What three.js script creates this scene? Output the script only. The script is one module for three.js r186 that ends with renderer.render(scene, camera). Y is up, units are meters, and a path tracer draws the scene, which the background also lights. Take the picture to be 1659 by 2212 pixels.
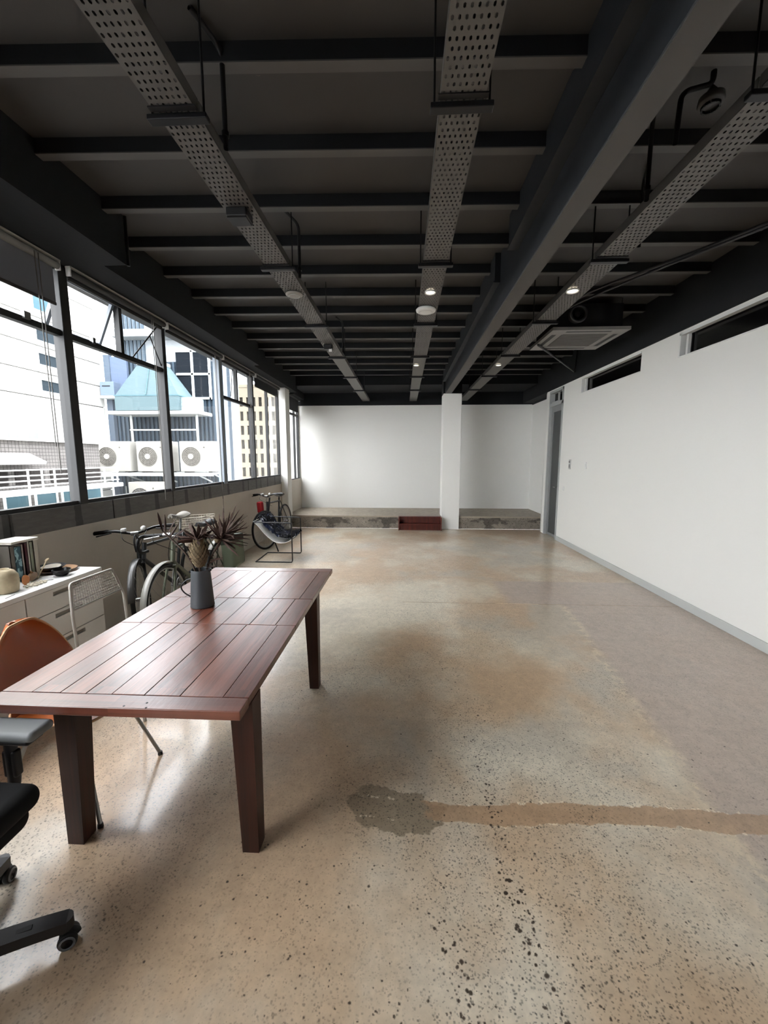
import * as THREE from 'three';
import { mergeGeometries, toCreasedNormals } from 'three/addons/utils/BufferGeometryUtils.js';
import { RoundedBoxGeometry } from 'three/addons/geometries/RoundedBoxGeometry.js';

// ---------------------------------------------------------------- camera, sky, exposure
const scene = new THREE.Scene();
const FPX = 870, IMW = 1659, IMH = 2212;
const camera = new THREE.PerspectiveCamera(2 * Math.atan(IMH / 2 / FPX) * 180 / Math.PI, IMW / IMH, 0.05, 400);
camera.position.set(0, 1.55, 0);
camera.rotation.order = 'YXZ';
camera.rotation.set(-7.595 * Math.PI / 180, 2.772 * Math.PI / 180, 0);
scene.add(camera);
scene.background = new THREE.Color().setRGB(0.94, 0.97, 1.01);   // even white overcast sky
scene.backgroundIntensity = 9;
const renderer = new THREE.WebGLRenderer({ antialias: true });
renderer.toneMapping = THREE.LinearToneMapping;
renderer.toneMappingExposure = 2.05;
renderer.shadowMap.enabled = true;

// ---------------------------------------------------------------- helpers
let seed = 12345;
const rnd = () => { seed |= 0; seed = seed + 0x6D2B79F5 | 0; let t = Math.imul(seed ^ seed >>> 15, 1 | seed); t = t + Math.imul(t ^ t >>> 7, 61 | t) ^ t; return ((t ^ t >>> 14) >>> 0) / 4294967296; };
const rr = (a, b) => a + (b - a) * rnd();
const V = (x, y, z) => new THREE.Vector3(x, y, z);
const taken = {};
const numbered = (n) => { const k = taken[n] = (taken[n] ?? -1) + 1; return k ? n + '_' + String(k).padStart(3, '0') : n; };
const clean = (g) => { g = g.index ? g.toNonIndexed() : g; for (const k of Object.keys(g.attributes)) if (!['position', 'normal', 'uv'].includes(k)) g.deleteAttribute(k); g.clearGroups?.(); return g; };
const merge = (list) => { list = [].concat(list).flat(9).map(clean); return list.length === 1 ? list[0] : mergeGeometries(list, false); };
const shadow = (m) => { m.castShadow = m.receiveShadow = true; return m; };
function part(parent, name, geos, m, label) { const o = shadow(new THREE.Mesh(merge(geos), m)); o.name = name; if (label) o.userData.label = label; parent.add(o); return o; }
function thing(name, label, category, at = [0, 0, 0], turn = 0, group) {
  const o = new THREE.Group(); o.name = numbered(name); o.position.set(...at); o.rotation.y = turn; scene.add(o);
  o.userData = { label, category }; if (group) o.userData.group = group; return o;
}
function single(name, label, category, geos, m, group) { const o = part(scene, numbered(name), geos, m); o.userData = { label, category }; if (group) o.userData.group = group; return o; }
function struct(name, label, category) { const o = new THREE.Group(); o.name = numbered(name); scene.add(o); o.userData = { kind: 'structure', label, category }; return o; }
function structMesh(name, label, category, geos, m) { const o = part(scene, numbered(name), geos, m); o.userData = { kind: 'structure', label, category }; return o; }
function dup(src, at, turn, label, group) { const c = src.clone(); c.name = numbered(src.name.replace(/_\d{3}$/, '')); c.position.set(...at); c.rotation.y = turn; c.userData = { ...src.userData }; if (label) c.userData.label = label; if (group) c.userData.group = group; scene.add(c); return c; }

// boxes by their limits, with uv in metres
function uvm(g, s = 1) {
  g = clean(g); const p = g.attributes.position, n = g.attributes.normal, uv = new Float32Array(p.count * 2);
  for (let i = 0; i < p.count; i += 3) {
    const ax = Math.abs(n.getX(i) + n.getX(i + 1) + n.getX(i + 2)), ay = Math.abs(n.getY(i) + n.getY(i + 1) + n.getY(i + 2)), az = Math.abs(n.getZ(i) + n.getZ(i + 1) + n.getZ(i + 2));
    for (let k = i; k < i + 3; k++) {
      const x = p.getX(k), y = p.getY(k), z = p.getZ(k);
      const [u, v] = ay >= ax && ay >= az ? [x, -z] : ax >= az ? [z, y] : [x, y];
      uv[2 * k] = u * s; uv[2 * k + 1] = v * s;
    }
  }
  g.setAttribute('uv', new THREE.BufferAttribute(uv, 2)); return g;
}
const lim = (x0, x1, y0, y1, z0, z1) => { const g = new THREE.BoxGeometry(Math.abs(x1 - x0), Math.abs(y1 - y0), Math.abs(z1 - z0)); g.translate((x0 + x1) / 2, (y0 + y1) / 2, (z0 + z1) / 2); return uvm(g); };
const box = (w, h, d, x = 0, y = 0, z = 0) => lim(x - w / 2, x + w / 2, y - h / 2, y + h / 2, z - d / 2, z + d / 2);
const rbox = (w, h, d, r, x = 0, y = 0, z = 0, seg = 2) => uvm(new RoundedBoxGeometry(w, h, d, seg, Math.min(r, w / 2.01, h / 2.01, d / 2.01)).translate(x, y, z));
const cyl = (r0, r1, h, x, y, z, seg = 20) => new THREE.CylinderGeometry(r1, r0, h, seg).translate(x, y + h / 2, z);   // r0 at the bottom
function bar(a, b, r, seg = 8, r1 = r) {
  const A = V(...a), B = V(...b), d = B.clone().sub(A), L = d.length();
  const g = new THREE.CylinderGeometry(r1, r, L, seg).translate(0, L / 2, 0);
  return g.applyQuaternion(new THREE.Quaternion().setFromUnitVectors(V(0, 1, 0), d.normalize())).translate(...a);
}
const tube = (pts, r, seg = 32, rad = 8, closed = false, tension = 0.5) => new THREE.TubeGeometry(new THREE.CatmullRomCurve3(pts.map((p) => V(...p)), closed, 'catmullrom', tension), seg, r, rad, closed);
function bent(pts, r, rad = 8, fillet = 0.05) {   // straight runs with rounded bends
  const P = pts.map((p) => V(...p)), path = new THREE.CurvePath(); let from = P[0];
  for (let i = 1; i < P.length; i++) {
    if (i === P.length - 1) { path.add(new THREE.LineCurve3(from, P[i])); break; }
    const f = Math.min(fillet, P[i].distanceTo(P[i - 1]) / 2.1, P[i].distanceTo(P[i + 1]) / 2.1);
    const a = P[i].clone().lerp(P[i - 1], f / P[i].distanceTo(P[i - 1])), b = P[i].clone().lerp(P[i + 1], f / P[i].distanceTo(P[i + 1]));
    path.add(new THREE.LineCurve3(from, a)); path.add(new THREE.QuadraticBezierCurve3(a, P[i].clone(), b)); from = b;
  }
  return new THREE.TubeGeometry(path, P.length * 14, r, rad, false);
}
const lathe = (pts, seg = 32) => new THREE.LatheGeometry(pts.map(([x, y]) => new THREE.Vector2(x, y)), seg);
function sheet(fn, nu, nv, t) {   // a curved board of thickness t: fn(u, v) -> Vector3
  const pos = [], id = []; const P = [], N = [];
  for (let j = 0; j <= nv; j++) for (let i = 0; i <= nu; i++) {
    const u = i / nu, v = j / nv, e = 1e-3, p = fn(u, v);
    const du = fn(Math.min(1, u + e), v).sub(fn(Math.max(0, u - e), v)), dv = fn(u, Math.min(1, v + e)).sub(fn(u, Math.max(0, v - e)));
    P.push(p); N.push(du.cross(dv).normalize());
  }
  for (const s of [1, -1]) P.forEach((p, k) => { const q = p.clone().addScaledVector(N[k], s * t / 2); pos.push(q.x, q.y, q.z); });
  const W = nu + 1, M = W * (nv + 1);
  for (let j = 0; j < nv; j++) for (let i = 0; i < nu; i++) { const a = j * W + i, b = a + 1, c = a + W, d = c + 1; id.push(a, b, d, a, d, c, M + a, M + d, M + b, M + a, M + c, M + d); }
  const rim = []; for (let i = 0; i < nu; i++) rim.push(i); for (let j = 0; j < nv; j++) rim.push(j * W + nu); for (let i = nu; i > 0; i--) rim.push(nv * W + i); for (let j = nv; j > 0; j--) rim.push(j * W);
  rim.forEach((a, k) => { const b = rim[(k + 1) % rim.length]; id.push(a, M + a, M + b, a, M + b, b); });
  const g = new THREE.BufferGeometry(); g.setAttribute('position', new THREE.Float32BufferAttribute(pos, 3)); g.setIndex(id);
  const uv = []; for (let s = 0; s < 2; s++) for (let j = 0; j <= nv; j++) for (let i = 0; i <= nu; i++) uv.push(i / nu, j / nv);
  g.setAttribute('uv', new THREE.Float32BufferAttribute(uv, 2)); g.computeVertexNormals();
  return toCreasedNormals(g, 0.9);
}
const xf = (g, { r = [0, 0, 0], t = [0, 0, 0], s = [1, 1, 1] }) => g.applyMatrix4(new THREE.Matrix4().compose(V(...t), new THREE.Quaternion().setFromEuler(new THREE.Euler(...r)), V(...s)));

// ---------------------------------------------------------------- textures
function noiseTile(N, cells, oct, sd) {
  const out = new Float32Array(N * N); const keep = seed; seed = sd; let amp = 1, tot = 0;
  for (let o = 0; o < oct; o++, amp *= 0.55) {
    const C = cells << o, lat = new Float32Array(C * C).map(() => rnd()); tot += amp;
    for (let y = 0; y < N; y++) { const fy = y / N * C, y0 = Math.floor(fy), ty = fy - y0, sy = ty * ty * (3 - 2 * ty), r0 = y0 * C, r1 = (y0 + 1) % C * C;
      for (let x = 0; x < N; x++) { const fx = x / N * C, x0 = Math.floor(fx), tx = fx - x0, sx = tx * tx * (3 - 2 * tx), x1 = (x0 + 1) % C;
        const a = lat[r0 + x0] + (lat[r0 + x1] - lat[r0 + x0]) * sx, b = lat[r1 + x0] + (lat[r1 + x1] - lat[r1 + x0]) * sx; out[y * N + x] += amp * (a + (b - a) * sy); } }
  }
  seed = keep; return out.map((v) => v / tot);
}
const TN = 512, nA = noiseTile(TN, 4, 6, 11), nB = noiseTile(TN, 4, 6, 77), nC = noiseTile(TN, 16, 5, 401);
const at = (t, u, v) => t[((Math.floor(v * TN) % TN + TN) % TN) * TN + (Math.floor(u * TN) % TN + TN) % TN];
const ss = (a, b, x) => { const t = Math.min(1, Math.max(0, (x - a) / (b - a))); return t * t * (3 - 2 * t); };
function texture(w, h, fn, srgb = true, rep) {
  const d = new Uint8Array(w * h * 4);
  for (let y = 0; y < h; y++) for (let x = 0; x < w; x++) { const c = fn((x + 0.5) / w, (y + 0.5) / h, x, y), k = 4 * (y * w + x); if (typeof c === 'number') d[k] = d[k + 1] = d[k + 2] = c; else { d[k] = c[0]; d[k + 1] = c[1]; d[k + 2] = c[2]; } d[k + 3] = 255; }
  const t = new THREE.DataTexture(d, w, h); t.magFilter = THREE.LinearFilter; t.minFilter = THREE.LinearMipmapLinearFilter; t.generateMipmaps = true; t.wrapS = t.wrapT = THREE.RepeatWrapping;
  if (srgb) t.colorSpace = THREE.SRGBColorSpace; if (rep) t.repeat.set(...rep); t.needsUpdate = true; return t;
}
function heightMap(N, fn) { const d = new Float32Array(N * N * 4); for (let y = 0; y < N; y++) for (let x = 0; x < N; x++) { const k = 4 * (y * N + x); d[k] = d[k + 1] = d[k + 2] = fn((x + 0.5) / N, (y + 0.5) / N); d[k + 3] = 1; } const t = new THREE.DataTexture(d, N, N, THREE.RGBAFormat, THREE.FloatType); t.magFilter = THREE.LinearFilter; t.wrapS = t.wrapT = THREE.RepeatWrapping; t.needsUpdate = true; return t; }
const mix3 = (a, b, t) => [a[0] + (b[0] - a[0]) * t, a[1] + (b[1] - a[1]) * t, a[2] + (b[2] - a[2]) * t];
const mul3 = (a, k) => [a[0] * k, a[1] * k, a[2] * k];
const fineBump = heightMap(512, (u, v) => 0.5 * at(nC, u, v) + 0.5 * at(nC, v * 2, u * 2));
const roughVar = heightMap(512, (u, v) => 0.72 + 0.5 * at(nA, u, v));
const rep = (t, x, y = x) => { const c = t.clone(); c.repeat.set(x, y); c.needsUpdate = true; return c; };

const std = (color, roughness = 0.6, o = {}) => new THREE.MeshStandardMaterial({ color, roughness, ...o });
const M = {
  wall: std('#e6e5e1', 0.75, { bumpMap: rep(fineBump, 1.5), bumpScale: 0.0006 }),
  wallLow: std('#d3ccc1', 0.7, { map: texture(512, 512, (u, v) => mul3([255, 253, 250], 0.9 + 0.1 * at(nA, u, v * 0.25)), true, [0.5, 0.5]) }),
  trimWhite: std('#dfe0dd', 0.5), baseboard: std('#bdbfbd', 0.5),
  deck: std('#484644', 0.6, { map: texture(512, 512, (u, v) => mul3([255, 252, 248], 0.82 + 0.18 * at(nA, u, v)), true, [0.35, 0.35]) }),
  joist: std('#0b0e13', 0.7), flangeLit: std('#55524f', 0.55), beamBounce: std('#4c4946', 0.55), beam: std('#25282c', 0.5, { bumpMap: rep(fineBump, 1), bumpScale: 0.001 }), soffit: std('#0e1014', 0.9, { bumpMap: rep(fineBump, 1.5), bumpScale: 0.0012 }),  // joist webs and beam sides darker, undersides lighter: shading painted into the colours
  black: std('#0c0c0d', 0.5), blackGloss: std('#0d0d0e', 0.28), darkMetal: std('#1b1b1d', 0.4, { metalness: 0.4 }),
  tray: std('#63605c', 0.5, { metalness: 0.35 }), frame: std('#171717', 0.6), frameGrey: std('#6f7780', 0.45), sill: null,
  glass: new THREE.MeshPhysicalMaterial({ color: '#ffffff', roughness: 0, transmission: 1, thickness: 0, ior: 1.45 }),
  darkGlass: std('#0b0b0c', 0.12),
  chrome: std('#b9b9b9', 0.25, { metalness: 1 }), steel: std('#8c8c8a', 0.35, { metalness: 0.9 }),
  lampGlow: std('#ffffff', 0.5, { emissive: '#fff3dc', emissiveIntensity: 2.2 }), lampWhite: std('#d9d8d4', 0.5),
};

// concrete
const speckle = (() => {   // dark aggregate, one tile is 1.2 m
  const N = 1024, a = new Float32Array(N * N); const keep = seed; seed = 909;
  for (let k = 0; k < 26000; k++) {
    const x = rnd() * N, y = rnd() * N, r = 1.0 + 2.7 * Math.pow(rnd(), 3), s = 0.25 + 0.75 * rnd(), el = rr(0.5, 1), an = rnd() * 3.14, ca = Math.cos(an), sa = Math.sin(an), R = Math.ceil(r + 1);
    for (let j = -R; j <= R; j++) for (let i = -R; i <= R; i++) { const p = i * ca + j * sa, q = (-i * sa + j * ca) / el, d = Math.sqrt(p * p + q * q); if (d < r) { const id = ((Math.floor(y + j) + N) % N) * N + (Math.floor(x + i) + N) % N; a[id] = Math.max(a[id], s * Math.min(1, r - d)); } }
  }
  seed = keep; return (x, z) => a[((Math.floor(z / 1.2 * N) % N + N) % N) * N + (Math.floor(x / 1.2 * N) % N + N) % N];
})();
const pits = (() => { const keep = seed; seed = 5150; const L = [];
  const trail = (x0, z0, x1, z1, n, w, rmax) => { for (let i = 0; i < n; i++) { const t = rnd(); L.push([x0 + (x1 - x0) * t + rr(-w, w), z0 + (z1 - z0) * t + rr(-w, w), 0.0025 + rmax * Math.pow(rnd(), 2.2), rr(0.5, 1), rnd() * 3]); } };
  trail(0.42, -2.0, 0.40, -1.30, 70, 0.035, 0.0045); trail(0.40, -1.30, 0.46, -0.9, 60, 0.04, 0.006); trail(0.12, -1.20, 0.2, -0.9, 40, 0.045, 0.005); trail(0.3, -3.0, 0.45, -2.0, 60, 0.09, 0.004);
  trail(-0.6, -1.2, 1.3, -0.9, 300, 0.25, 0.0025); trail(-2, -3.6, 2.2, -1, 400, 0.8, 0.0025); seed = keep; return L; })();
function concrete(x, z) {
  const tan = [180, 155, 128], pale = [202, 192, 174], grey = [173, 165, 152], mauve = [170, 154, 142];
  const b1 = at(nA, x * 0.21 + 0.1, z * 0.19), b2 = at(nB, x * 0.33, z * 0.31 + 0.4), b3 = at(nB, x * 1.1, z * 1.3), f = at(nC, x * 1.7, z * 1.7), ff = at(nC, x * 6.1, z * 5.7);
  let c = mix3(tan, pale, ss(0.42, 0.66, b1)); c = mix3(c, grey, 0.75 * ss(0.5, 0.68, b2));
  // right-hand strip of smoother greyer topping and the grey rectangle beyond the joint
  const edge = z > -4.22 ? 1.39 + (-1.8 - z) * 0.134 : 1.13; const wob = 0.06 * (b3 - 0.5);
  const rightSide = ss(edge - 0.05 + wob, edge + 0.09 + wob, x) * (z > -4.22 ? 1 : ss(-5.06, -5.0, z));
  c = mix3(c, mauve, 0.85 * rightSide);
  if (z > -4.22) { const e = Math.abs(x - edge - wob); c = mix3(c, [206, 190, 162], 0.5 * ss(0.07, 0, e) * ss(0.42, 0.6, f)); }
  let dens = ss(0.34, 0.62, at(nB, x * 0.5 + 0.3, z * 0.45)) * (1 - 0.75 * rightSide);
  // cable chase filled across the floor
  const zc = -1.605 + 0.012 * Math.sin(x * 5) - (x > 0.1 ? 0.006 * x : 0) + 0.03 * (b3 - 0.5), half = 0.052 + 0.03 * (f - 0.5);
  const inChase = ss(half, half - 0.006, Math.abs(z - zc)) * ss(0.1, 0.14, x + 0.1 * (f - 0.5));
  const blob = ss(1.0, 0.93, Math.hypot((x + 0.03) / 0.19, (z + 1.61) / 0.115) + 1.1 * (b3 - 0.5) + 0.5 * (f - 0.5));
  if (blob > 0) { c = mix3(c, [132, 117, 97], 0.8 * blob); }
  if (inChase > 0) { c = mix3(c, [164, 134, 105], 0.85 * inChase); dens *= 1 - inChase * (x > 0.72 && x < 0.92 ? 0.1 : 0.9); }
  const ed = Math.abs(Math.abs(z - zc) - half); if (x > -0.2 && ed < 0.0045 && at(nC, x * 1.3, 0.3) > 0.6 && at(nC, x * 5, z * 5) > 0.45) c = mix3(c, [222, 208, 184], 0.75);
  // sawn joint and scuffs
  const jn = Math.abs(z + 4.222 + 0.004 * (f - 0.5)); if (jn < 0.012 && x > 0.0) c = mix3(c, x > 1.0 && x < 1.45 ? [216, 190, 150] : [146, 124, 98], 0.7 * ss(0.012, 0.002, jn));
  c = mul3(c, 0.985 + 0.13 * f + 0.1 * (ff - 0.5) + 0.05 * b3);
  const sp = speckle(x, z) * (0.35 + 0.65 * dens) * (0.6 + 0.6 * ff); return mul3(c, 1 - 0.58 * sp);
}
function slabTexture(x0, x1, z0, z1, W, H) {
  const t = texture(W, H, (u, v) => concrete(x0 + u * (x1 - x0), z1 - v * (z1 - z0))); const d = t.image.data;
  for (const [px, pz, r, el, an] of pits) {
    const cx = (px - x0) / (x1 - x0) * W, cy = (z1 - pz) / (z1 - z0) * H, sx = W / (x1 - x0), sy = H / (z1 - z0), R = Math.ceil(r * Math.max(sx, sy)) + 1, ca = Math.cos(an), sa = Math.sin(an);
    for (let j = -R; j <= R; j++) for (let i = -R; i <= R; i++) { const X = Math.floor(cx) + i, Y = Math.floor(cy) + j; if (X < 0 || Y < 0 || X >= W || Y >= H) continue;
      const a = (X + 0.5 - cx) / sx, b = (Y + 0.5 - cy) / sy, p = a * ca + b * sa, q = (-a * sa + b * ca) / el, k = ss(1.15, 0.75, Math.sqrt(p * p + q * q) / r) * 0.85; if (k > 0) { const o = 4 * (Y * W + X); d[o] += (48 - d[o]) * k; d[o + 1] += (38 - d[o + 1]) * k; d[o + 2] += (30 - d[o + 2]) * k; } }
  }
  t.wrapS = t.wrapT = THREE.ClampToEdgeWrapping; return t;
}
const X0 = -2.72, X1 = 3.2;
const floorBump = heightMap(512, (u, v) => 0.8 * at(nA, u, v) + 0.2 * at(nC, u, v));
const slabMat = (z0, z1, N) => new THREE.MeshPhysicalMaterial({ map: slabTexture(X0, X1, z0, z1, N, N), roughness: 0.36, roughnessMap: rep(roughVar, 3, 3), bumpMap: rep(floorBump, 2, 2), bumpScale: 0.005, clearcoat: 0.5, clearcoatRoughness: 0.13 });

// ---------------------------------------------------------------- the room
{
  const f = struct('floor', 'sealed brown concrete floor with dark speckle and filled chase', 'floor');
  for (const [z0, z1, N] of [[-4.22, 0.4, 2048], [-8.85, -4.22, 1536], [0.4, 2.7, 512]]) { const g = new THREE.BoxGeometry(X1 - X0, 0.2, z1 - z0).translate((X0 + X1) / 2, -0.1, (z0 + z1) / 2); part(f, 'slab', g, slabMat(z0, z1, N)); }
}
const platMat = (sx, sz) => std('#ffffff', 0.55, { map: texture(1024, 512, (u, v) => { const x = u * 6, y = v * 1.5; const b = at(nA, x * 0.3, y * 0.4), f = at(nC, x, y), s = speckle(x, y); return mul3(mix3([150, 140, 126], [178, 166, 148], b), (0.85 + 0.25 * f) * (1 - 0.4 * s)); }) });
const roughConc = std('#ffffff', 0.85, { bumpMap: rep(fineBump, 2, 2), bumpScale: 0.006, map: texture(1024, 256, (u, v) => { const x = u * 6, y = v * 0.3; const b = at(nC, x * 0.5, y * 0.6), f = at(nA, x, y * 2), h = at(nB, x * 0.8, y * 1.6); return mul3(mix3(mix3([120, 112, 102], [156, 147, 134], b), [92, 86, 78], ss(0.56, 0.66, h)), (0.8 + 0.3 * f) * (1 - 0.5 * speckle(x * 0.4, y * 0.4))); }, true, [1 / 6, 3]) });
{
  const p = struct('platform', 'low raised concrete platform along the back wall', 'platform');
  const top = new THREE.BoxGeometry(5.92, 0.03, 1.5).translate(0.24, 0.267, -9.6); part(p, 'platform_top', top, platMat());
  part(p, 'platform_front', lim(-2.66, 3.2, 0, 0.25, -10.35, -8.86), roughConc);
}
structMesh('wall_back', 'plain white painted back wall above the platform', 'wall', [lim(-2.9, 3.6, 0, 2.86, -10.5, -10.3)], M.wall);
structMesh('wall_front', 'dark painted wall closing the room behind the table', 'wall', [lim(-2.9, 3.6, 0, 3.4, 2.7, 2.85)], std('#3a3a3c', 0.8));
{ // left: low wall, sill band
  structMesh('wall_left', 'low plastered wall below the window sill', 'wall', [lim(-2.86, -2.66, 0, 1.02, -8.6, 2.7), lim(-2.86, -2.64, 0, 1.04, -10.3, -8.6)], M.wallLow);
  const sillTex = texture(1024, 256, (u, v) => { const x = u * 4, y = v; const b = at(nA, x * 0.3, y * 0.3), st = at(nB, x * 1.7, y * 0.06), f = at(nC, x, y); return mul3(mix3([78, 75, 72], [112, 110, 106], b), (st > 0.63 ? 0.6 : 1) * (0.85 + 0.25 * f)); }, true, [0.25, 4]);
  M.sill = std('#ffffff', 0.6, { map: sillTex });
  const t = struct('trim_1', 'dark grey stained concrete sill band under the windows', 'window sill');
  const js = [2.7, 1.3, 0.1, -1.2, -2.55, -3.52, -3.95, -4.49, -5.2, -6.1, -6.75, -7.35, -7.9, -8.6];
  for (let i = 0; i + 1 < js.length; i++) part(t, 'sill_panel', lim(-2.86, -2.645 + 0.004 * (i % 3), 1.005, 1.175 + 0.002 * (i % 2), js[i + 1] + 0.004, js[i] - 0.004), M.sill);
  part(t, 'sill_core', lim(-2.86, -2.665, 1.0, 1.165, -8.6, 2.7), M.sill);
}
// right wall with a door and three high windows
const XR = 2.92, RT = 2.88;
const highWins = [[-7.0, -5.32], [-4.62, -2.95], [-2.2, -0.55]];
{
  const g = [], seg = (z0, z1, y0, y1) => g.push(lim(XR, XR + 0.13, y0, y1, z0, z1));
  seg(-7.73, 2.7, 0, 2.61); seg(-8.62, -8.42, 0, RT); seg(-8.42, 2.7, 2.855, RT);
  seg(-7.73, -7.0, 2.61, 2.855); seg(-5.32, -4.62, 2.61, 2.855); seg(-2.95, -2.2, 2.61, 2.855); seg(-0.55, 2.7, 2.61, 2.855);
  g.push(lim(XR, 3.3, 0.0, 2.86, -8.64, -8.6)); g.push(lim(3.16, 3.4, 0.0, 2.86, -10.3, -8.6));
  structMesh('wall_right', 'long white wall with high slot windows and a door', 'wall', g, M.wall);
  structMesh('trim_2', 'black painted upper wall above the white wall', 'wall', [lim(XR - 0.02, 3.4, RT, 3.42, -10.3, 2.7), lim(3.14, 3.4, 2.85, RT + 0.02, -10.3, -8.63)], M.soffit);
  structMesh('baseboard_right', 'light grey skirting board along the white wall', 'baseboard', [rbox(0.014, 0.085, 10.42, 0.004, XR - 0.007, 0.0425, -2.51)], M.baseboard);
  highWins.forEach(([z0, z1], i) => {
    const w = struct('window_' + (20 + i), ['dark narrow high window beside the door', 'long dark high window in the white wall under the grey cable pair', 'dark high window in the white wall opposite the table'][i], 'window');
    const f = 0.022; part(w, 'window_frame', [lim(XR - 0.008, XR + 0.05, 2.855 - f, 2.855, z0, z1), lim(XR - 0.008, XR + 0.05, 2.61, 2.61 + f * 0.4, z0, z1), lim(XR - 0.008, XR + 0.05, 2.61, 2.855, z0, z0 + f), lim(XR + 0.02, XR + 0.05, 2.61, 2.855, z1 - f * 0.5, z1), lim(XR + 0.03, XR + 0.06, 2.61, 2.855, z0 + 0.055, z0 + 0.085)], M.trimWhite);
    part(w, 'pane', [lim(XR + 0.075, XR + 0.083, 2.61, 2.855, z0, z1)], M.darkGlass);
  });
  // door
  const d = struct('door_1', 'tall grey door with dark inset panel and transom light', 'door');
  const z0 = -8.42, z1 = -7.73, grey = std('#a9abaa', 0.5), leafM = std('#868888', 0.5), dk = std('#454848', 0.4);
  part(d, 'door_frame', [lim(XR - 0.015, XR + 0.12, 0, 2.855, z0, z0 + 0.045), lim(XR - 0.015, XR + 0.12, 0, 2.855, z1 - 0.045, z1), lim(XR - 0.015, XR + 0.12, 2.81, 2.855, z0, z1), lim(XR - 0.015, XR + 0.12, 2.555, 2.62, z0, z1)], grey);
  const leaf = part(d, 'door_leaf', [lim(XR + 0.03, XR + 0.07, 0.01, 2.555, z0 + 0.045, z0 + 0.13), lim(XR + 0.03, XR + 0.07, 0.01, 2.555, z1 - 0.12, z1 - 0.045), lim(XR + 0.03, XR + 0.07, 2.45, 2.555, z0 + 0.13, z1 - 0.12), lim(XR + 0.03, XR + 0.07, 0.01, 0.06, z0 + 0.13, z1 - 0.12)], leafM);
  part(leaf, 'door_panel', [lim(XR + 0.045, XR + 0.06, 0.06, 2.45, z0 + 0.13, z1 - 0.12)], dk);
  part(d, 'door_handle', [bar([XR + 0.03, 1.0, z1 - 0.08], [XR - 0.03, 1.0, z1 - 0.08], 0.011), bar([XR - 0.03, 1.0, z1 - 0.08], [XR - 0.03, 1.0, z1 - 0.2], 0.01), cyl(0.025, 0.025, 0.008, 0, 0, 0).rotateZ(Math.PI / 2).translate(XR + 0.03, 1.0, z1 - 0.08)], M.chrome);
  part(d, 'transom_pane', [lim(XR + 0.075, XR + 0.083, 2.62, 2.81, z0 + 0.04, z1 - 0.04)], M.darkGlass);
  part(d, 'transom_sash', [lim(XR + 0.02, XR + 0.05, 2.63, 2.8, z0 + 0.35, z0 + 0.375), lim(XR + 0.02, XR + 0.05, 2.63, 2.65, z0 + 0.05, z0 + 0.36)], grey);
  structMesh('wall_corridor', 'dark corridor walls behind the high windows', 'wall', [lim(4.5, 4.6, 0, 3.42, -8.7, 2.8), lim(XR + 0.13, 4.6, 0, 3.42, -8.75, -8.65), lim(XR + 0.13, 4.6, 0, 3.42, 2.7, 2.8), lim(XR + 0.13, 4.6, -0.1, 0, -8.7, 2.8)], std('#4a4a4a', 0.8));
}
// pillars
structMesh('pillar', 'square white pillar carrying the dark ceiling beam', 'pillar', [rbox(0.385, 2.905, 0.4, 0.008, 1.025, 1.4525, -9.0)], M.wall);
structMesh('pillar', 'slim white pillar between the last windows', 'pillar', [rbox(0.19, 3.03, 0.3, 0.008, -2.60, 1.515, -8.79)], M.wall);
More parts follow.
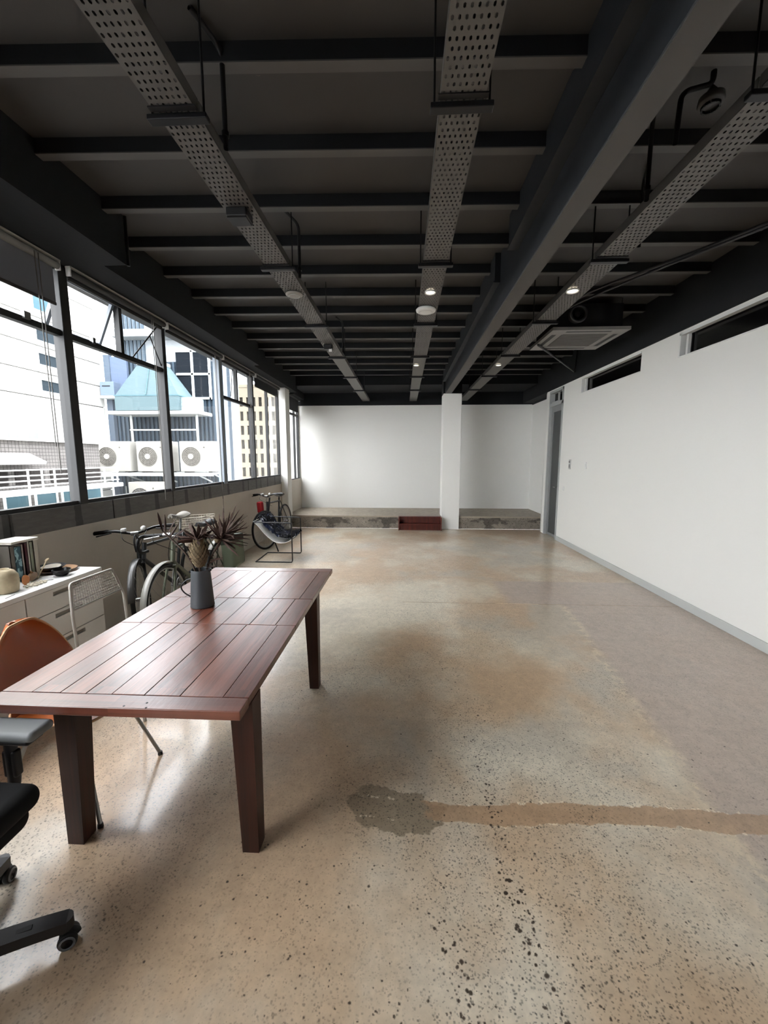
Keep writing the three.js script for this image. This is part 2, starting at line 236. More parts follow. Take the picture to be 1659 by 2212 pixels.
// ceiling
const DK = 3.385, JB = 3.3;
{
  const c = struct('ceiling', 'dark painted ceiling deck with steel joists and beams', 'ceiling');
  part(c, 'deck', [lim(-2.9, 4.6, DK, 3.6, -10.5, 2.85)], M.deck);
  for (let k = -8; k <= 15; k++) {
    const z = -2.03 - 0.523 * k; if (z < -10.2) continue;
    const sk = (g) => merge(g).translate(0.12, 0, -z).rotateY(0.031).translate(-0.12, 0, z), A = -2.6, B = XR - 0.03;   // the joists run slightly askew
    const jo = part(c, 'joist', sk([lim(A, B, JB + 0.006, DK, z - 0.012, z), lim(A, B, JB + 0.006, DK, z - 0.056, z - 0.046)]), M.joist);  // web colour near-black, painting the shade on its upright faces
    part(jo, 'joist_flange', sk([lim(A, B, JB, JB + 0.006, z - 0.056, z)]), M.flangeLit);  // lighter tone than the web, painting the better lit underside
    part(c, 'cover_strip', sk([lim(A, B, DK - 0.012, DK, z - 0.15, z - 0.062)]), M.deck);
  }
  part(c, 'back_beam', [lim(-2.7, 3.3, 2.86, DK, -10.45, -10.26), lim(-2.7, 3.3, 3.16, DK, -10.26, -9.2)], M.soffit);
  part(c, 'main_beam', [uvm(new RoundedBoxGeometry(0.13, 0.225, 11.5, 2, 0.008).translate(0.93, 2.905 + 0.1125, -3.05)), lim(0.865, 0.995, 3.12, DK, -8.8, 2.7)], M.beam, 'dark steel beam resting on the white pillar');
  part(c, 'beam_bottom_bounce', [lim(0.868, 0.992, 2.899, 2.907, -8.74, 2.68)], M.beamBounce);  // added skin, lighter colour paints floor bounce on the beam underside
  for (const [za, zb, w] of [[2.7, -3.38, 0.08], [-3.95, -8.74, 0.06]]) part(c, 'beam_flange', [lim(0.865 - w, 0.995 + w, 3.135, 3.15, zb, za), lim(0.875 - w, 0.985 + w, 3.15, DK, zb, za)], M.beam);
  part(c, 'beam_plate', [lim(0.83, 1.22, 2.905, 3.3, -9.2, -8.8)], M.soffit);
  part(c, 'edge_beam', [lim(-2.9, -2.15, 3.03, DK, -3.24, 2.7), lim(-2.9, -2.33, 3.03, DK, -6.62, -3.24), lim(-2.9, -2.42, 3.03, DK, -9.3, -6.62), lim(-2.9, -2.5, 3.0, DK, -10.3, -9.3)], M.soffit);
  part(c, 'conduit', [bar([-2.145, 3.03, -3.255], [-2.145, DK, -3.255], 0.012), bar([-2.42, 3.03, -6.635], [-2.42, DK, -6.635], 0.014)], M.black);
  const flake = (x, z, r, n) => { const g = []; for (let i = 0; i < n; i++) { const a = rr(-1.3, 1.3), q = Math.sqrt(rnd()) * r, s = rr(0.006, 0.016); g.push(new THREE.IcosahedronGeometry(s, 0).scale(1.6, 0.6, 1.2).translate(x + Math.sin(a) * q, DK - 0.004, z + Math.cos(a) * q * 0.55)); } return g; };
  const fl = part(c, 'foam_patch', flake(-0.72, -2.16, 0.15, 130), std('#55504a', 0.9), 'fan-shaped patch of crumbling filler on the deck'); fl.userData.kind = 'stuff';
  const fl2 = part(c, 'foam_patch', flake(0.72, -2.14, 0.06, 40), std('#4a4641', 0.9)); fl2.userData.kind = 'stuff';
}

// ---------------------------------------------------------------- windows, left side
{
  const XW = -2.69, SB = 1.175, ST = 3.03, f2 = 0.022;
  let n = 0;
  const lab = ['window bay with a grey blind drawn part way', 'window bay with an open awning sash beside the crossed stay', 'large undivided window bay facing the metal hood', 'window bay with a transom facing the tower block', 'window bay with one thin bar beside the white pillar', 'narrow last window bay next to the back wall', 'window bay beside the white drawers', 'window bay beside the black office chair', 'short window bay nearest the front wall'];
  const bays = [[-1.87, -3.2, 2.515, null], [-3.2, -4.51, 2.515, -3.86], [-4.51, -5.9, null, null], [-5.9, -7.14, 2.45, -6.52], [-7.14, -8.64, null, -7.95, 1], [-8.94, -10.27, 2.6, -9.93, 1], [-0.55, -1.87, 2.515, null], [0.77, -0.55, 2.515, null], [1.75, 0.77, 2.515, null]];
  bays.forEach(([za, zb, tr, mu, full], i) => {
    const w = struct('window_' + (++n), lab[i], 'window'), z0 = zb, z1 = za, y0 = i === 5 ? 1.03 : SB, gx = XW;
    part(w, 'window_frame', [lim(gx - 0.03, gx + 0.03, y0, y0 + 0.03, z0, z1), lim(gx - 0.03, gx + 0.03, ST - 0.05, ST, z0, z1), lim(gx - 0.03, gx + 0.03, y0, ST, z0, z0 + 0.024), lim(gx - 0.03, gx + 0.03, y0, ST, z1 - 0.024, z1)], M.frame);
    if (tr) part(w, 'transom', [lim(gx - 0.025, gx + 0.028, tr - 0.022, tr + 0.022, z0 + 0.02, z1 - 0.02)], M.frame);
    if (mu) part(w, 'glazing_bar', [lim(gx - 0.025, gx + 0.028, full ? y0 : tr, ST - 0.04, mu - 0.022 + (full ? 0.01 : 0), mu + 0.022 - (full ? 0.01 : 0))], M.frame);
    const pane = (a, b, c, d) => part(w, 'pane', [lim(gx - 0.002, gx + 0.002, a, b, c, d)], M.glass);
    if (tr) { pane(y0 + 0.03, tr - 0.022, z0 + 0.024, z1 - 0.024); if (i !== 1) pane(tr + 0.022, ST - 0.05, z0 + 0.024, z1 - 0.024); else pane(tr + 0.022, ST - 0.05, z0 + 0.024, mu - 0.022); }
    else pane(y0 + 0.03, ST - 0.05, z0 + 0.024, z1 - 0.024);
    if (i === 1) {   // awning sash hinged at its head and pushed out
      const h = 0.43, wd = 0.6, zc = (mu + z1) / 2 + 0.004, hinge = (g) => xf(merge(g), { r: [0, 0, -0.42], t: [gx, ST - 0.05, zc] });
      const s = part(w, 'awning_sash', hinge([lim(-0.015, 0.015, -h, -h + 0.03, -wd / 2, wd / 2), lim(-0.015, 0.015, -0.03, 0, -wd / 2, wd / 2), lim(-0.015, 0.015, -h, 0, -wd / 2, -wd / 2 + 0.03), lim(-0.015, 0.015, -h, 0, wd / 2 - 0.03, wd / 2)]), M.frameGrey);
      part(s, 'pane', hinge([lim(-0.002, 0.002, -h + 0.03, -0.03, -wd / 2 + 0.03, wd / 2 - 0.03)]), M.glass);
      part(w, 'stay', [bar([gx + 0.02, 2.96, z0 + 0.06], [gx + 0.02, 2.54, mu - 0.15], 0.007), bar([gx + 0.02, 2.82, z0 + 0.2], [gx + 0.02, 2.56, z0 + 0.03], 0.006)], M.black);
      part(w, 'latch', [box(0.03, 0.05, 0.03, gx + 0.03, tr + 0.03, mu + 0.38)], M.steel);
    }
    if (i === 3) part(w, 'stay', [bar([gx - 0.03, 2.95, mu + 0.02], [gx + 0.02, 2.5, mu + 0.25], 0.006)], M.black);
    if (i === 0) part(w, 'latch', [box(0.025, 0.05, 0.05, gx + 0.035, tr + 0.03, -2.86)], M.steel);
  });
  for (const [z, wd, m, lb] of [[-1.87, 0.06, M.frame], [-3.2, 0.085, M.frame], [-4.51, 0.06, M.frame], [-5.9, 0.11, M.frameGrey], [-7.14, 0.055, M.frame], [-0.55, 0.06, M.frame], [0.77, 0.06, M.frame]])
    structMesh('trim_' + (10 + Math.round(-z * 2)), 'window mullion post standing on the sill band', 'mullion', [rbox(0.09, ST - SB, wd, 0.006, XW + 0.005, (ST + SB) / 2, z)], m);
  structMesh('trim_3', 'window head rail under the dark edge beam', 'window head', [lim(-2.86, -2.655, 3.0, 3.035, -10.3, 2.7)], M.frame);
  structMesh('trim_4', 'wall strip closing the window line at the corner', 'wall', [lim(-2.9, -2.66, 1.0, 3.05, -10.4, -10.27), lim(-2.9, -2.66, 1.0, 3.05, 1.75, 2.75)], M.wall);
}
{ // roller blinds
  const dark = std('#3b3a38', 0.8), fab = new THREE.MeshPhysicalMaterial({ color: '#6d7076', roughness: 0.95, transmission: 0.12, thickness: 0 });
  const spec = [[-1.92, -3.13, 0.27, 'grey roller blind drawn down across the top of the window'], [-3.22, -4.49, 0, 'rolled-up blind above the open awning sash'], [-4.53, -5.88, 0, 'rolled-up blind above the large undivided window'], [-5.92, -7.12, 0, 'rolled-up blind above the window facing the tower block'], [-7.2, -8.55, 0.16, 'dark blind lowered a little beside the white pillar'], [-9.0, -10.2, 0.3, 'dark roller blind lowered in the last window by the back wall'], [-0.6, -1.85, 0.2, 'grey roller blind above the window by the white drawers']];
  spec.forEach(([za, zb, drop, lb], i) => {
    const t = thing('roller_blind', lb, 'blind', [-2.61, 2.985, (za + zb) / 2], 0, 'roller blinds along the windows'), L = za - zb;
    part(t, 'roller', [new THREE.CylinderGeometry(0.026, 0.026, L - 0.02, 20).rotateX(Math.PI / 2)], i === 0 ? std('#7b7a76', 0.8) : dark);
    part(t, 'head_rail', [rbox(0.05, 0.012, L, 0.003, 0, 0.036, 0)], std('#9b978f', 0.45));
    for (const s of [-1, 1]) part(t, 'end_bracket', [rbox(0.04, 0.075, 0.012, 0.004, 0, 0.005, s * (L / 2 - 0.004))], M.lampWhite);
    part(t, 'blind_cloth', [lim(-0.027, -0.024, -Math.max(drop, 0.035), 0, -L / 2 + 0.025, L / 2 - 0.025)], i === 0 ? fab : i === 6 ? fab : std('#2b2c2f', 0.85));
    part(t, 'bottom_bar', [rbox(0.014, 0.022, L - 0.05, 0.004, -0.025, -Math.max(drop, 0.035) - 0.008, 0)], dark);
    if (i < 4) part(t, 'pull_chain', [bar([0.03, 0, -L / 2 + (i === 0 ? 0.2 : 0.25)], [0.03, -1.55 - 0.33 * (i % 3), -L / 2 + (i === 0 ? 0.2 : 0.25)], 0.0035, 5), bar([0.03, 0, -L / 2 + (i === 0 ? 0.23 : 0.28)], [0.03, -1.35 - 0.33 * (i % 3), -L / 2 + (i === 0 ? 0.22 : 0.26)], 0.0035, 5)], std('#5b5853', 0.5));
  });
}

// ---------------------------------------------------------------- ceiling services
const CZ = [-0.47, -1.82, -3.15, -4.47, -5.83, -7.22, -8.6];
function perforated(w, L) {   // sheet in x-z with staggered slots
  const s = new THREE.Shape(); s.moveTo(-w / 2, 0); s.lineTo(w / 2, 0); s.lineTo(w / 2, L); s.lineTo(-w / 2, L); s.closePath();
  const cols = 7, px = w / (cols + 0.5), pz = L / 2;
  for (let r = 0; r < 2; r++) for (let c = 0; c < cols; c++) {
    const x = -w / 2 + px * (c + 0.5 + (r ? 0.5 : 0)), z = pz * (r + 0.5), a = px * 0.2, b = pz * 0.27; if (x > w / 2 - a) continue;
    const h = new THREE.Path(); h.moveTo(x - a, z - b * 0.6); h.lineTo(x, z - b); h.lineTo(x + a, z - b * 0.6); h.lineTo(x + a, z + b * 0.6); h.lineTo(x, z + b); h.lineTo(x - a, z + b * 0.6); h.closePath(); s.holes.push(h);
  }
  return clean(new THREE.ExtrudeGeometry(s, { depth: 0.002, bevelEnabled: false }).rotateX(-Math.PI / 2));
}
function cableTray(x0, x1, label, extra) {
  const w = x1 - x0, t = thing('cable_tray', label, 'cable tray', [(x0 + x1) / 2, 2.95, 0], 0, 'cable trays under the ceiling');
  const ends = [2.6, ...CZ, -10.24], step = 0.068, mod = perforated(w, step);
  for (let i = 0; i + 1 < ends.length; i++) {
    const a = ends[i] - 0.004, b = ends[i + 1] + 0.004, g = [lim(-w / 2, -w / 2 + 0.002, 0, 0.055, b, a), lim(w / 2 - 0.002, w / 2, 0, 0.055, b, a), lim(-w / 2, -w / 2 + 0.012, 0.053, 0.055, b, a), lim(w / 2 - 0.012, w / 2, 0.053, 0.055, b, a)];
    if (i >= 1 && i <= 4) { const n = Math.round((a - b) / step), k = (a - b) / n / step; for (let j = 0; j < n; j++) g.push(mod.clone().scale(1, 1, k).translate(0, 0, a - j * (a - b) / n)); } else g.push(lim(-w / 2, w / 2, 0, 0.002, b, a));
    part(t, 'tray_section', g, M.tray);
  }
  for (const z of CZ) {
    part(t, 'support_bar', [rbox(w + 0.075, 0.022, 0.04, 0.004, 0, -0.012, z), lim(-w / 2 - 0.01, w / 2 + 0.01, -0.006, -0.001, z + 0.03, z + 0.055)], M.darkMetal);
    for (const s of [-1, 1]) part(t, 'hanger_rod', [bar([s * (w / 2 + 0.022), -0.02, z], [s * (w / 2 + 0.022), 0.44, z], 0.005, 6)], M.black);
  }
  part(t, 'cable_bundle', [0, 1, 2].map((k) => bar([-w / 4 + k * w / 4, 0.016, 2.5], [-w / 4 + k * w / 4 + 0.01, 0.016, -10.2], 0.012, 6)), M.black);
  return t;
}
cableTray(-1.025, -0.85, 'perforated grey cable tray hung beside the windows');
cableTray(0.135, 0.31, 'perforated grey cable tray hung along the middle of the ceiling');
cableTray(1.355, 1.545, 'perforated grey cable tray hung between the beam and the white wall');
function downlight(x, z, label, r = 0.042) {
  const t = thing('downlight', label, 'light', [x, 2.945, z], 0, 'small round lamps under the cable trays');
  part(t, 'lamp_housing', [lathe([[r * 0.78, -0.001], [r, -0.004], [r * 1.05, -0.014], [r * 0.98, -0.018], [r * 0.8, -0.012], [r * 0.78, -0.001]], 28)], M.lampWhite);
  part(t, 'lamp_lens', [cyl(r * 0.78, r * 0.78, 0.003, 0, -0.012, 0, 28)], M.lampGlow);
  const s = new THREE.SpotLight('#fff1dc', 0.5, 8, 0.75, 0.7, 2); s.name = 'downlight_beam'; s.position.set(0, -0.022, 0); s.target.position.set(0, -2, 0); s.castShadow = true; s.shadow.radius = 2; t.add(s, s.target);
}
downlight(0.215, -3.62, 'lit round lamp beside the white disc under the middle tray', 0.045); downlight(0.18, -6.3, 'lit round lamp under the far stretch of the middle tray'); downlight(1.40, -3.65, 'lit round lamp under the tray near the white wall', 0.05); downlight(1.41, -6.35, 'lit round lamp under the wall-side tray beyond the ceiling cassette');
{
  const t = thing('sensor_disc', 'white round disc fitting under the middle cable tray', 'sensor', [0.2, 2.943, -4.03]);
  part(t, 'disc_body', [lathe([[0.001, -0.032], [0.07, -0.03], [0.09, -0.02], [0.094, -0.006], [0.085, 0.004], [0.001, 0.005]], 36)], M.lampWhite); part(t, 'disc_ring', [new THREE.TorusGeometry(0.06, 0.002, 6, 36).rotateX(Math.PI / 2).translate(0, -0.03, 0)], M.baseboard);
  const u = thing('sensor_disc', 'unlit grey disc fitting under the window-side cable tray', 'sensor', [-0.945, 2.943, -3.62]);
  part(u, 'disc_body', [lathe([[0.001, -0.02], [0.055, -0.018], [0.072, -0.008], [0.07, 0.004], [0.001, 0.005]], 32)], std('#8f8b84', 0.5)); part(u, 'disc_ring', [new THREE.TorusGeometry(0.045, 0.002, 6, 32).rotateX(Math.PI / 2).translate(0, -0.0195, 0)], M.baseboard);
  for (const [z, s, lb] of [[-2.46, 1, 'black socket box clipped under the window-side cable tray'], [-5.2, 0.85, 'small black box with a white tag under the window-side tray']]) {
    const b = thing('socket_box', lb, 'socket box', [-0.945, 2.948, z]);
    part(b, 'box_body', [rbox(0.12 * s, 0.05, 0.1 * s, 0.008, 0, -0.027, 0)], M.black); part(b, 'box_lid', [rbox(0.11 * s, 0.006, 0.09 * s, 0.002, 0, -0.055, 0)], M.darkMetal); if (s < 1) part(b, 'tag', [rbox(0.04, 0.04, 0.006, 0.002, 0.03, -0.07, 0.03)], M.lampWhite);
  }
  // conduits that rise from the trays to the deck
  [[-0.825, -2.02, 0.30, 'black conduit bent up from the window-side tray'], [-0.825, -3.35, 0.28, 'black conduit rising from the window-side tray beside the grey disc'], [1.33, -2.50, 0.3, 'black conduit rising behind the smoke detector'], [1.57, -3.0, 0.3, 'black conduit dropping beside the wall-side tray'], [-0.82, -5.6, 0.28, 'black conduit rising from the window-side tray near the far box']].forEach(([x, z, h, lb]) => {
    const c = thing('conduit', lb, 'conduit', [x, 2.96, z], 0); part(c, 'pipe', [bent([[0, 0, 0], [0, h + 0.1, 0], [-0.06, h + 0.115, 0.16]], 0.012, 8, 0.05)], M.black); part(c, 'pipe_clip', [cyl(0.017, 0.017, 0.02, 0, 0.05, 0, 12)], M.darkMetal); });
  // smoke detector
  const s = thing('smoke_detector', 'black round smoke detector hanging on a bent pipe', 'smoke detector', [1.47, 3.39, -2.26]);
  part(s, 'mount_pipe', [bent([[0, 0, 0], [0, -0.06, 0], [-0.13, -0.075, -0.02], [-0.14, -0.3, -0.02]], 0.013, 8, 0.04)], M.black);
  part(s, 'detector_base', [lathe([[0.001, -0.155], [0.05, -0.152], [0.056, -0.14], [0.052, -0.115], [0.03, -0.1], [0.001, -0.06]], 28)], std('#4a4744', 0.5));
  part(s, 'detector_vents', [...Array(10)].map((_, i) => box(0.008, 0.014, 0.02, 0.036, -0.158, 0).rotateY(i * Math.PI / 5)), M.black);
  // cassette air conditioner
  const a = thing('ceiling_cassette', 'square grey ceiling cassette air conditioner with four slots', 'air conditioner', [2.13, 3.0, -5.36]);
  const pm = std('#8a8783', 0.5), W = 0.435;
  part(a, 'body', [lim(-0.36, 0.36, 0.03, 0.3, -0.4, 0.38)], M.soffit);
  const sl = (w, d, x, z) => lim(x - w / 2, x + w / 2, 0.006, 0.016, z - d / 2, z + d / 2);
  part(a, 'panel', [lim(-W, W, 0.015, 0.035, -W, W), lim(-W, -0.385, 0, 0.016, -W, W), lim(0.385, W, 0, 0.016, -W, W), lim(-0.385, 0.385, 0, 0.016, 0.385, W), lim(-0.385, 0.385, 0, 0.016, -W, -0.385),
    lim(-0.33, 0.33, 0.002, 0.016, 0.27, 0.33), lim(-0.33, 0.33, 0.002, 0.016, -0.33, -0.27), lim(-0.33, -0.27, 0.002, 0.016, -0.27, 0.27), lim(0.27, 0.33, 0.002, 0.016, -0.27, 0.27), ...[[-1, -1], [-1, 1], [1, -1], [1, 1]].map(([i, j]) => lim(i > 0 ? 0.26 : -0.385, i > 0 ? 0.385 : -0.26, 0, 0.016, j > 0 ? 0.26 : -0.385, j > 0 ? 0.385 : -0.26))], pm);
  for (const [w, d, x, z] of [[0.52, 0.05, 0, 0.358], [0.52, 0.05, 0, -0.358], [0.05, 0.52, -0.358, 0], [0.05, 0.52, 0.358, 0]]) part(a, 'air_slot', [sl(w, d, x, z)], M.black);
  part(a, 'return_grille', [...Array(15)].map((_, i) => lim(-0.255, 0.255, 0.005, 0.012, -0.25 + i * 0.034, -0.226 + i * 0.034)), std('#5a5754', 0.6));
  const sp = part(a, 'duct_spigot', [new THREE.TorusGeometry(0.085, 0.016, 10, 32).translate(-0.17, 0.17, 0.46), new THREE.CylinderGeometry(0.085, 0.085, 0.1, 28, 1, true).rotateX(Math.PI / 2).translate(-0.17, 0.17, 0.42)], std('#34363a', 0.45), 'round duct spigot on the side of the cassette');
  part(sp, 'fan_hub', [cyl(0.03, 0.03, 0.03, 0, 0, 0, 16).rotateX(Math.PI / 2).translate(-0.17, 0.17, 0.41)], M.black);
  for (const [i, j] of [[-1, -1], [-1, 1], [1, -1], [1, 1]]) part(a, 'hanger_rod', [bar([i * 0.38, 0.12, j * 0.3], [i * 0.38, 0.39, j * 0.3], 0.006, 6)], M.black);
  const d = thing('drain_pipe', 'black sloping drain pipe between the cassette and the wall', 'pipe', [2.9, 3.0, -7.2]);
  part(d, 'pipe', [bent([[0, 0.36, 0], [-0.03, 0, 0], [-1.2, -0.02, 1.75]], 0.014, 8, 0.05)], M.darkMetal); part(d, 'elbow', [new THREE.SphereGeometry(0.02, 12, 8).translate(-0.03, 0.0, 0)], M.black);
  const cm = std('#2c2c2e', 0.4);
  const cb = thing('cable_pair', 'pair of thick dark cables sagging from the upper wall to the tray', 'cable', [1.5, 3.0, -4.3]);
  part(cb, 'cable', [tube([[1.4, 0.16, 1.9], [0.92, 0.11, 1.25], [0.69, 0.1, 0.9], [0.47, 0.1, 0.56], [0.2, 0.08, 0.2], [0.0, 0.015, -0.1], [-0.03, 0.03, -0.6]], 0.013, 60)], cm);
  part(cb, 'cable', [tube([[1.4, 0.13, 1.95], [0.9, 0.075, 1.28], [0.66, 0.07, 0.9], [0.5, 0.07, 0.6], [0.25, 0.05, 0.2], [0.04, 0.0, -0.1], [0.0, 0.03, -0.6]], 0.011, 60)], cm);
  // wall fittings
  for (const [y0, y1, z, w, lb, m] of [[1.36, 1.53, -7.27, 0.075, 'grey wall controller with round dial beside the door', '#b9bab8'], [1.38, 1.49, -6.65, 0.06, 'slim white switch plate on the long white wall', '#e4e4e2'], [0.96, 1.04, -7.5, 0.07, 'low white switch plate next to the door handle', '#e0e0de']]) {
    const p = thing('switch_plate', lb, 'switch', [XR, (y0 + y1) / 2, z]);
    part(p, 'plate', [rbox(0.012, y1 - y0, w, 0.003, -0.006, 0, 0)], std(m, 0.45));
    part(p, 'rocker', m === '#b9bab8' ? [cyl(0.02, 0.02, 0.008, 0, 0, 0, 18).rotateZ(Math.PI / 2).translate(-0.012, 0.045, 0), rbox(0.006, 0.06, 0.045, 0.002, -0.014, -0.03, 0)] : [rbox(0.006, 0.05, 0.025, 0.002, -0.014, 0, 0)], m === '#b9bab8' ? std('#6f716f', 0.4) : M.trimWhite);
  }
}

// ---------------------------------------------------------------- table, jug, flowers
const wood = texture(512, 1024, (u, v) => { const g = at(nA, u * 3.1 + 0.05 * at(nB, u, v * 0.4), v * 0.16), l = at(nC, u * 4, v * 0.06), s = at(nB, u * 0.7, v * 0.5), l2 = at(nC, u * 11, v * 0.1); let c = mix3([90, 49, 37], [131, 79, 61], ss(0.3, 0.7, g)); c = mul3(c, 0.82 + 0.3 * l); c = mul3(c, 1 - 0.3 * ss(0.6, 0.75, l2)); return mul3(c, 0.9 + 0.2 * s); });
const woodVar = [0, 1, 2, 3].map((k) => { const c = wood.clone(); c.offset.set(k * 0.23, k * 0.31); c.repeat.set(1.6, 0.8); c.needsUpdate = true; return new THREE.MeshPhysicalMaterial({ map: c, color: ['#ffffff', '#f1e6e2', '#e6d8d4', '#fff6f0'][k], roughness: 0.34, roughnessMap: rep(roughVar, 2), bumpMap: rep(fineBump, 3, 0.5), bumpScale: 0.0012, clearcoat: 0.6, clearcoatRoughness: 0.3 }); });
const woodX = woodVar[1].clone(); woodX.map = wood.clone(); woodX.map.rotation = Math.PI / 2; woodX.map.needsUpdate = true;
const legWood = std('#ffffff', 0.45, { map: (() => { const c = wood.clone(); c.repeat.set(1.5, 0.6); c.needsUpdate = true; return c; })(), color: '#8a7465' });
{
  const t = thing('dining_table', 'long dark red wooden plank table with tapered legs', 'table', [-1.035, 0, -2.17]);
  const L = (x) => x + 1.035, Zz = (z) => z + 2.17, T = 0.68, B = 0.645;
  const xs = [-1.51, -1.39, -1.28, -1.18, -1.08, -0.955, -0.82, -0.657, -0.56];
  const plank = (x0, x1, z0, z1, m, dy = 0) => part(t, 'plank', [uvm(new RoundedBoxGeometry(x1 - x0 - 0.0022, T - B - 0.006, z1 - z0 - 0.0024, 1, 0.0016).translate(L((x0 + x1) / 2), (T + B + 0.006) / 2 + dy, Zz((z0 + z1) / 2)))], m);
  part(t, 'end_board', [uvm(new RoundedBoxGeometry(0.95, T - B, 0.081, 2, 0.004).translate(0, (T + B) / 2, Zz(-1.3045)))], woodX);
  part(t, 'end_board', [uvm(new RoundedBoxGeometry(0.95, T - B, 0.088, 2, 0.004).translate(0, (T + B) / 2, Zz(-3.046)))], woodX);
  part(t, 'under_board', [lim(L(-1.505), L(-0.565), B, B + 0.007, Zz(-3.0), Zz(-1.346))], legWood);
  let k = 0; for (const [za, zb] of [[-1.99, -1.346], [-2.39, -1.992], [-3.0, -2.392]]) for (let i = 0; i + 1 < xs.length; i++, k++) plank(xs[i] + (k > 8 && i ? (k % 3 - 1) * 0.012 : 0), xs[i + 1] + (k > 7 && i + 2 < xs.length ? ((k + 1) % 3 - 1) * 0.012 : 0), za, zb, woodVar[(k * 7 + i * 3) % 4], ((k * 5) % 3) * 0.0004);
  const leg = (x0, x1, z0, z1, b) => { const g = new THREE.BoxGeometry(1, B, 1, 1, 6, 1); const p = g.attributes.position; for (let i = 0; i < p.count; i++) { const f = (p.getY(i) + B / 2) / B, s = b + (0.088 - b) * f; p.setXYZ(i, (x0 < -1 ? x0 + (p.getX(i) + 0.5) * s : x1 - (0.5 - p.getX(i)) * s), p.getY(i) + B / 2, p.getZ(i) > 0 ? z1 : z1 - s); } g.computeVertexNormals(); g.translate(1.035, 0, 2.17); part(t, 'leg', [uvm(g)], legWood); };
  leg(-0.65, -0.562, -1.46, -1.377, 0.066); leg(-1.348, -1.26, -1.46, -1.377, 0.066); leg(-0.65, -0.565, -2.61, -2.525, 0.062); leg(-1.348, -1.26, -2.61, -2.525, 0.062);
  part(t, 'nail_hole', [[-0.915, -1.30], [-0.985, -1.278], [-0.90, -1.272], [-1.02, -1.85], [-1.05, -1.60]].map(([x, z], i) => cyl(0.004, 0.004, 0.0008, L(x), T - 0.0001 - (i > 2 ? 0 : 0), Zz(z), 10).scale(1, 1, 1)), M.black);
}
{
  const cx = -1.19, cz = -2.25, y0 = 0.6815, j = thing('jug', 'tall dark grey tapered jug with a thin wire handle on the table', 'jug', [cx, y0, cz]);
  const jm = std('#474a4d', 0.42, { metalness: 0.25 });
  part(j, 'jug_body', [lathe([[0.001, 0], [0.064, 0], [0.067, 0.004], [0.0655, 0.02], [0.054, 0.2], [0.0525, 0.222], [0.0505, 0.222], [0.051, 0.2], [0.062, 0.02], [0.001, 0.012]], 40)], jm);
  part(j, 'handle', [tube([[-0.056, 0.165, 0.01], [-0.085, 0.155, 0.014], [-0.113, 0.12, 0.018], [-0.1, 0.085, 0.016], [-0.062, 0.055, 0.01]], 0.0042, 40)], M.black);
  part(j, 'spout', [xf(lathe([[0.004, -0.012], [0.012, 0.008]], 12), { t: [0.052, 0.214, 0], r: [0, 0, -0.5] })], jm);
  const dry = std('#3a2a23', 0.8), dryLeaf = std('#463229', 0.75), tanM = std('#6f6048', 0.85), stemM = std('#3f3026', 0.8);
  const leaf = (L, w, curl, fold = 0.25) => sheet((u, v) => { const a = v * curl, x = (u - 0.5) * w * Math.pow(Math.sin(Math.PI * Math.min(0.98, 0.06 + v * 0.92)), 0.7); return V(x, L * (Math.abs(curl) > 1e-3 ? Math.sin(a) / curl : v), L * (Math.abs(curl) > 1e-3 ? (1 - Math.cos(a)) / curl : 0) + Math.abs(x) * fold); }, 4, 8, 0.0014);
  const aim = (g, p, d, spin = 0) => { const q = new THREE.Quaternion().setFromUnitVectors(V(0, 1, 0), V(...d).normalize()); g.rotateY(spin); g.applyQuaternion(q); return g.translate(...p); };
  const rosette = (p, ax, n, len, spread, w) => { const out = [], A = V(...ax).normalize(), B = V(0, 0, 1).cross(A).normalize(), C = A.clone().cross(B); for (let i = 0; i < n; i++) { const th = i * 2.4 + rr(-0.2, 0.2), e = spread * (0.35 + 0.65 * (i / n)); const d = A.clone().multiplyScalar(Math.cos(e)).addScaledVector(B, Math.sin(e) * Math.cos(th)).addScaledVector(C, Math.sin(e) * Math.sin(th)); out.push(aim(leaf(len * rr(0.65, 1.1), w * rr(0.8, 1.2), rr(-0.5, 0.6)), p, [d.x, d.y, d.z], rnd() * 6)); } return out; };
  const foot = [0.0, 0.018, 0];
  // big cone flower
  const base = [cx, y0, cz], f1 = thing('dried_flower', 'dried tan cone flower with a dark spiky crown in the jug', 'flower', base, 0, 'dried flowers in the grey jug');
  part(f1, 'stem', [tube([[0, 0.018, 0.012], [0.004, 0.15, 0.012], [0.004, 0.25, 0.012]], 0.005, 16, 6)], stemM);
  part(f1, 'bloom', [lathe([[0.001, 0.235], [0.016, 0.238], [0.036, 0.262], [0.045, 0.3], [0.043, 0.335], [0.03, 0.372], [0.012, 0.395], [0.001, 0.4]], 26).translate(0.004, 0, 0.012)], tanM);
  const sc = []; for (let r = 0; r < 9; r++) for (let i = 0; i < 13; i++) { const th = (i + (r % 2) / 2) / 13 * 6.283, y = 0.245 + r * 0.017, R = 0.043 * Math.pow(Math.sin(Math.PI * (0.14 + r * 0.085)), 0.75); sc.push(aim(leaf(0.03, 0.014, 0.4), [0.004 + Math.cos(th) * R, y, 0.012 + Math.sin(th) * R], [Math.cos(th) * (0.45 - r * 0.05), 1, Math.sin(th) * (0.45 - r * 0.05)], Math.PI / 2 - th)); }
  part(f1, 'bracts', sc, std('#7d6d53', 0.85)).userData.kind = 'stuff';
  part(f1, 'crown', rosette([0.0, 0.395, 0.012], [-0.05, 1, 0.1], 30, 0.115, 1.5, 0.02), dryLeaf);
  // fan-leaved stem to the right
  const f2 = thing('dried_flower', 'dried stem with a wide fan of dark narrow leaves in the jug', 'flower', base, 0, 'dried flowers in the grey jug');
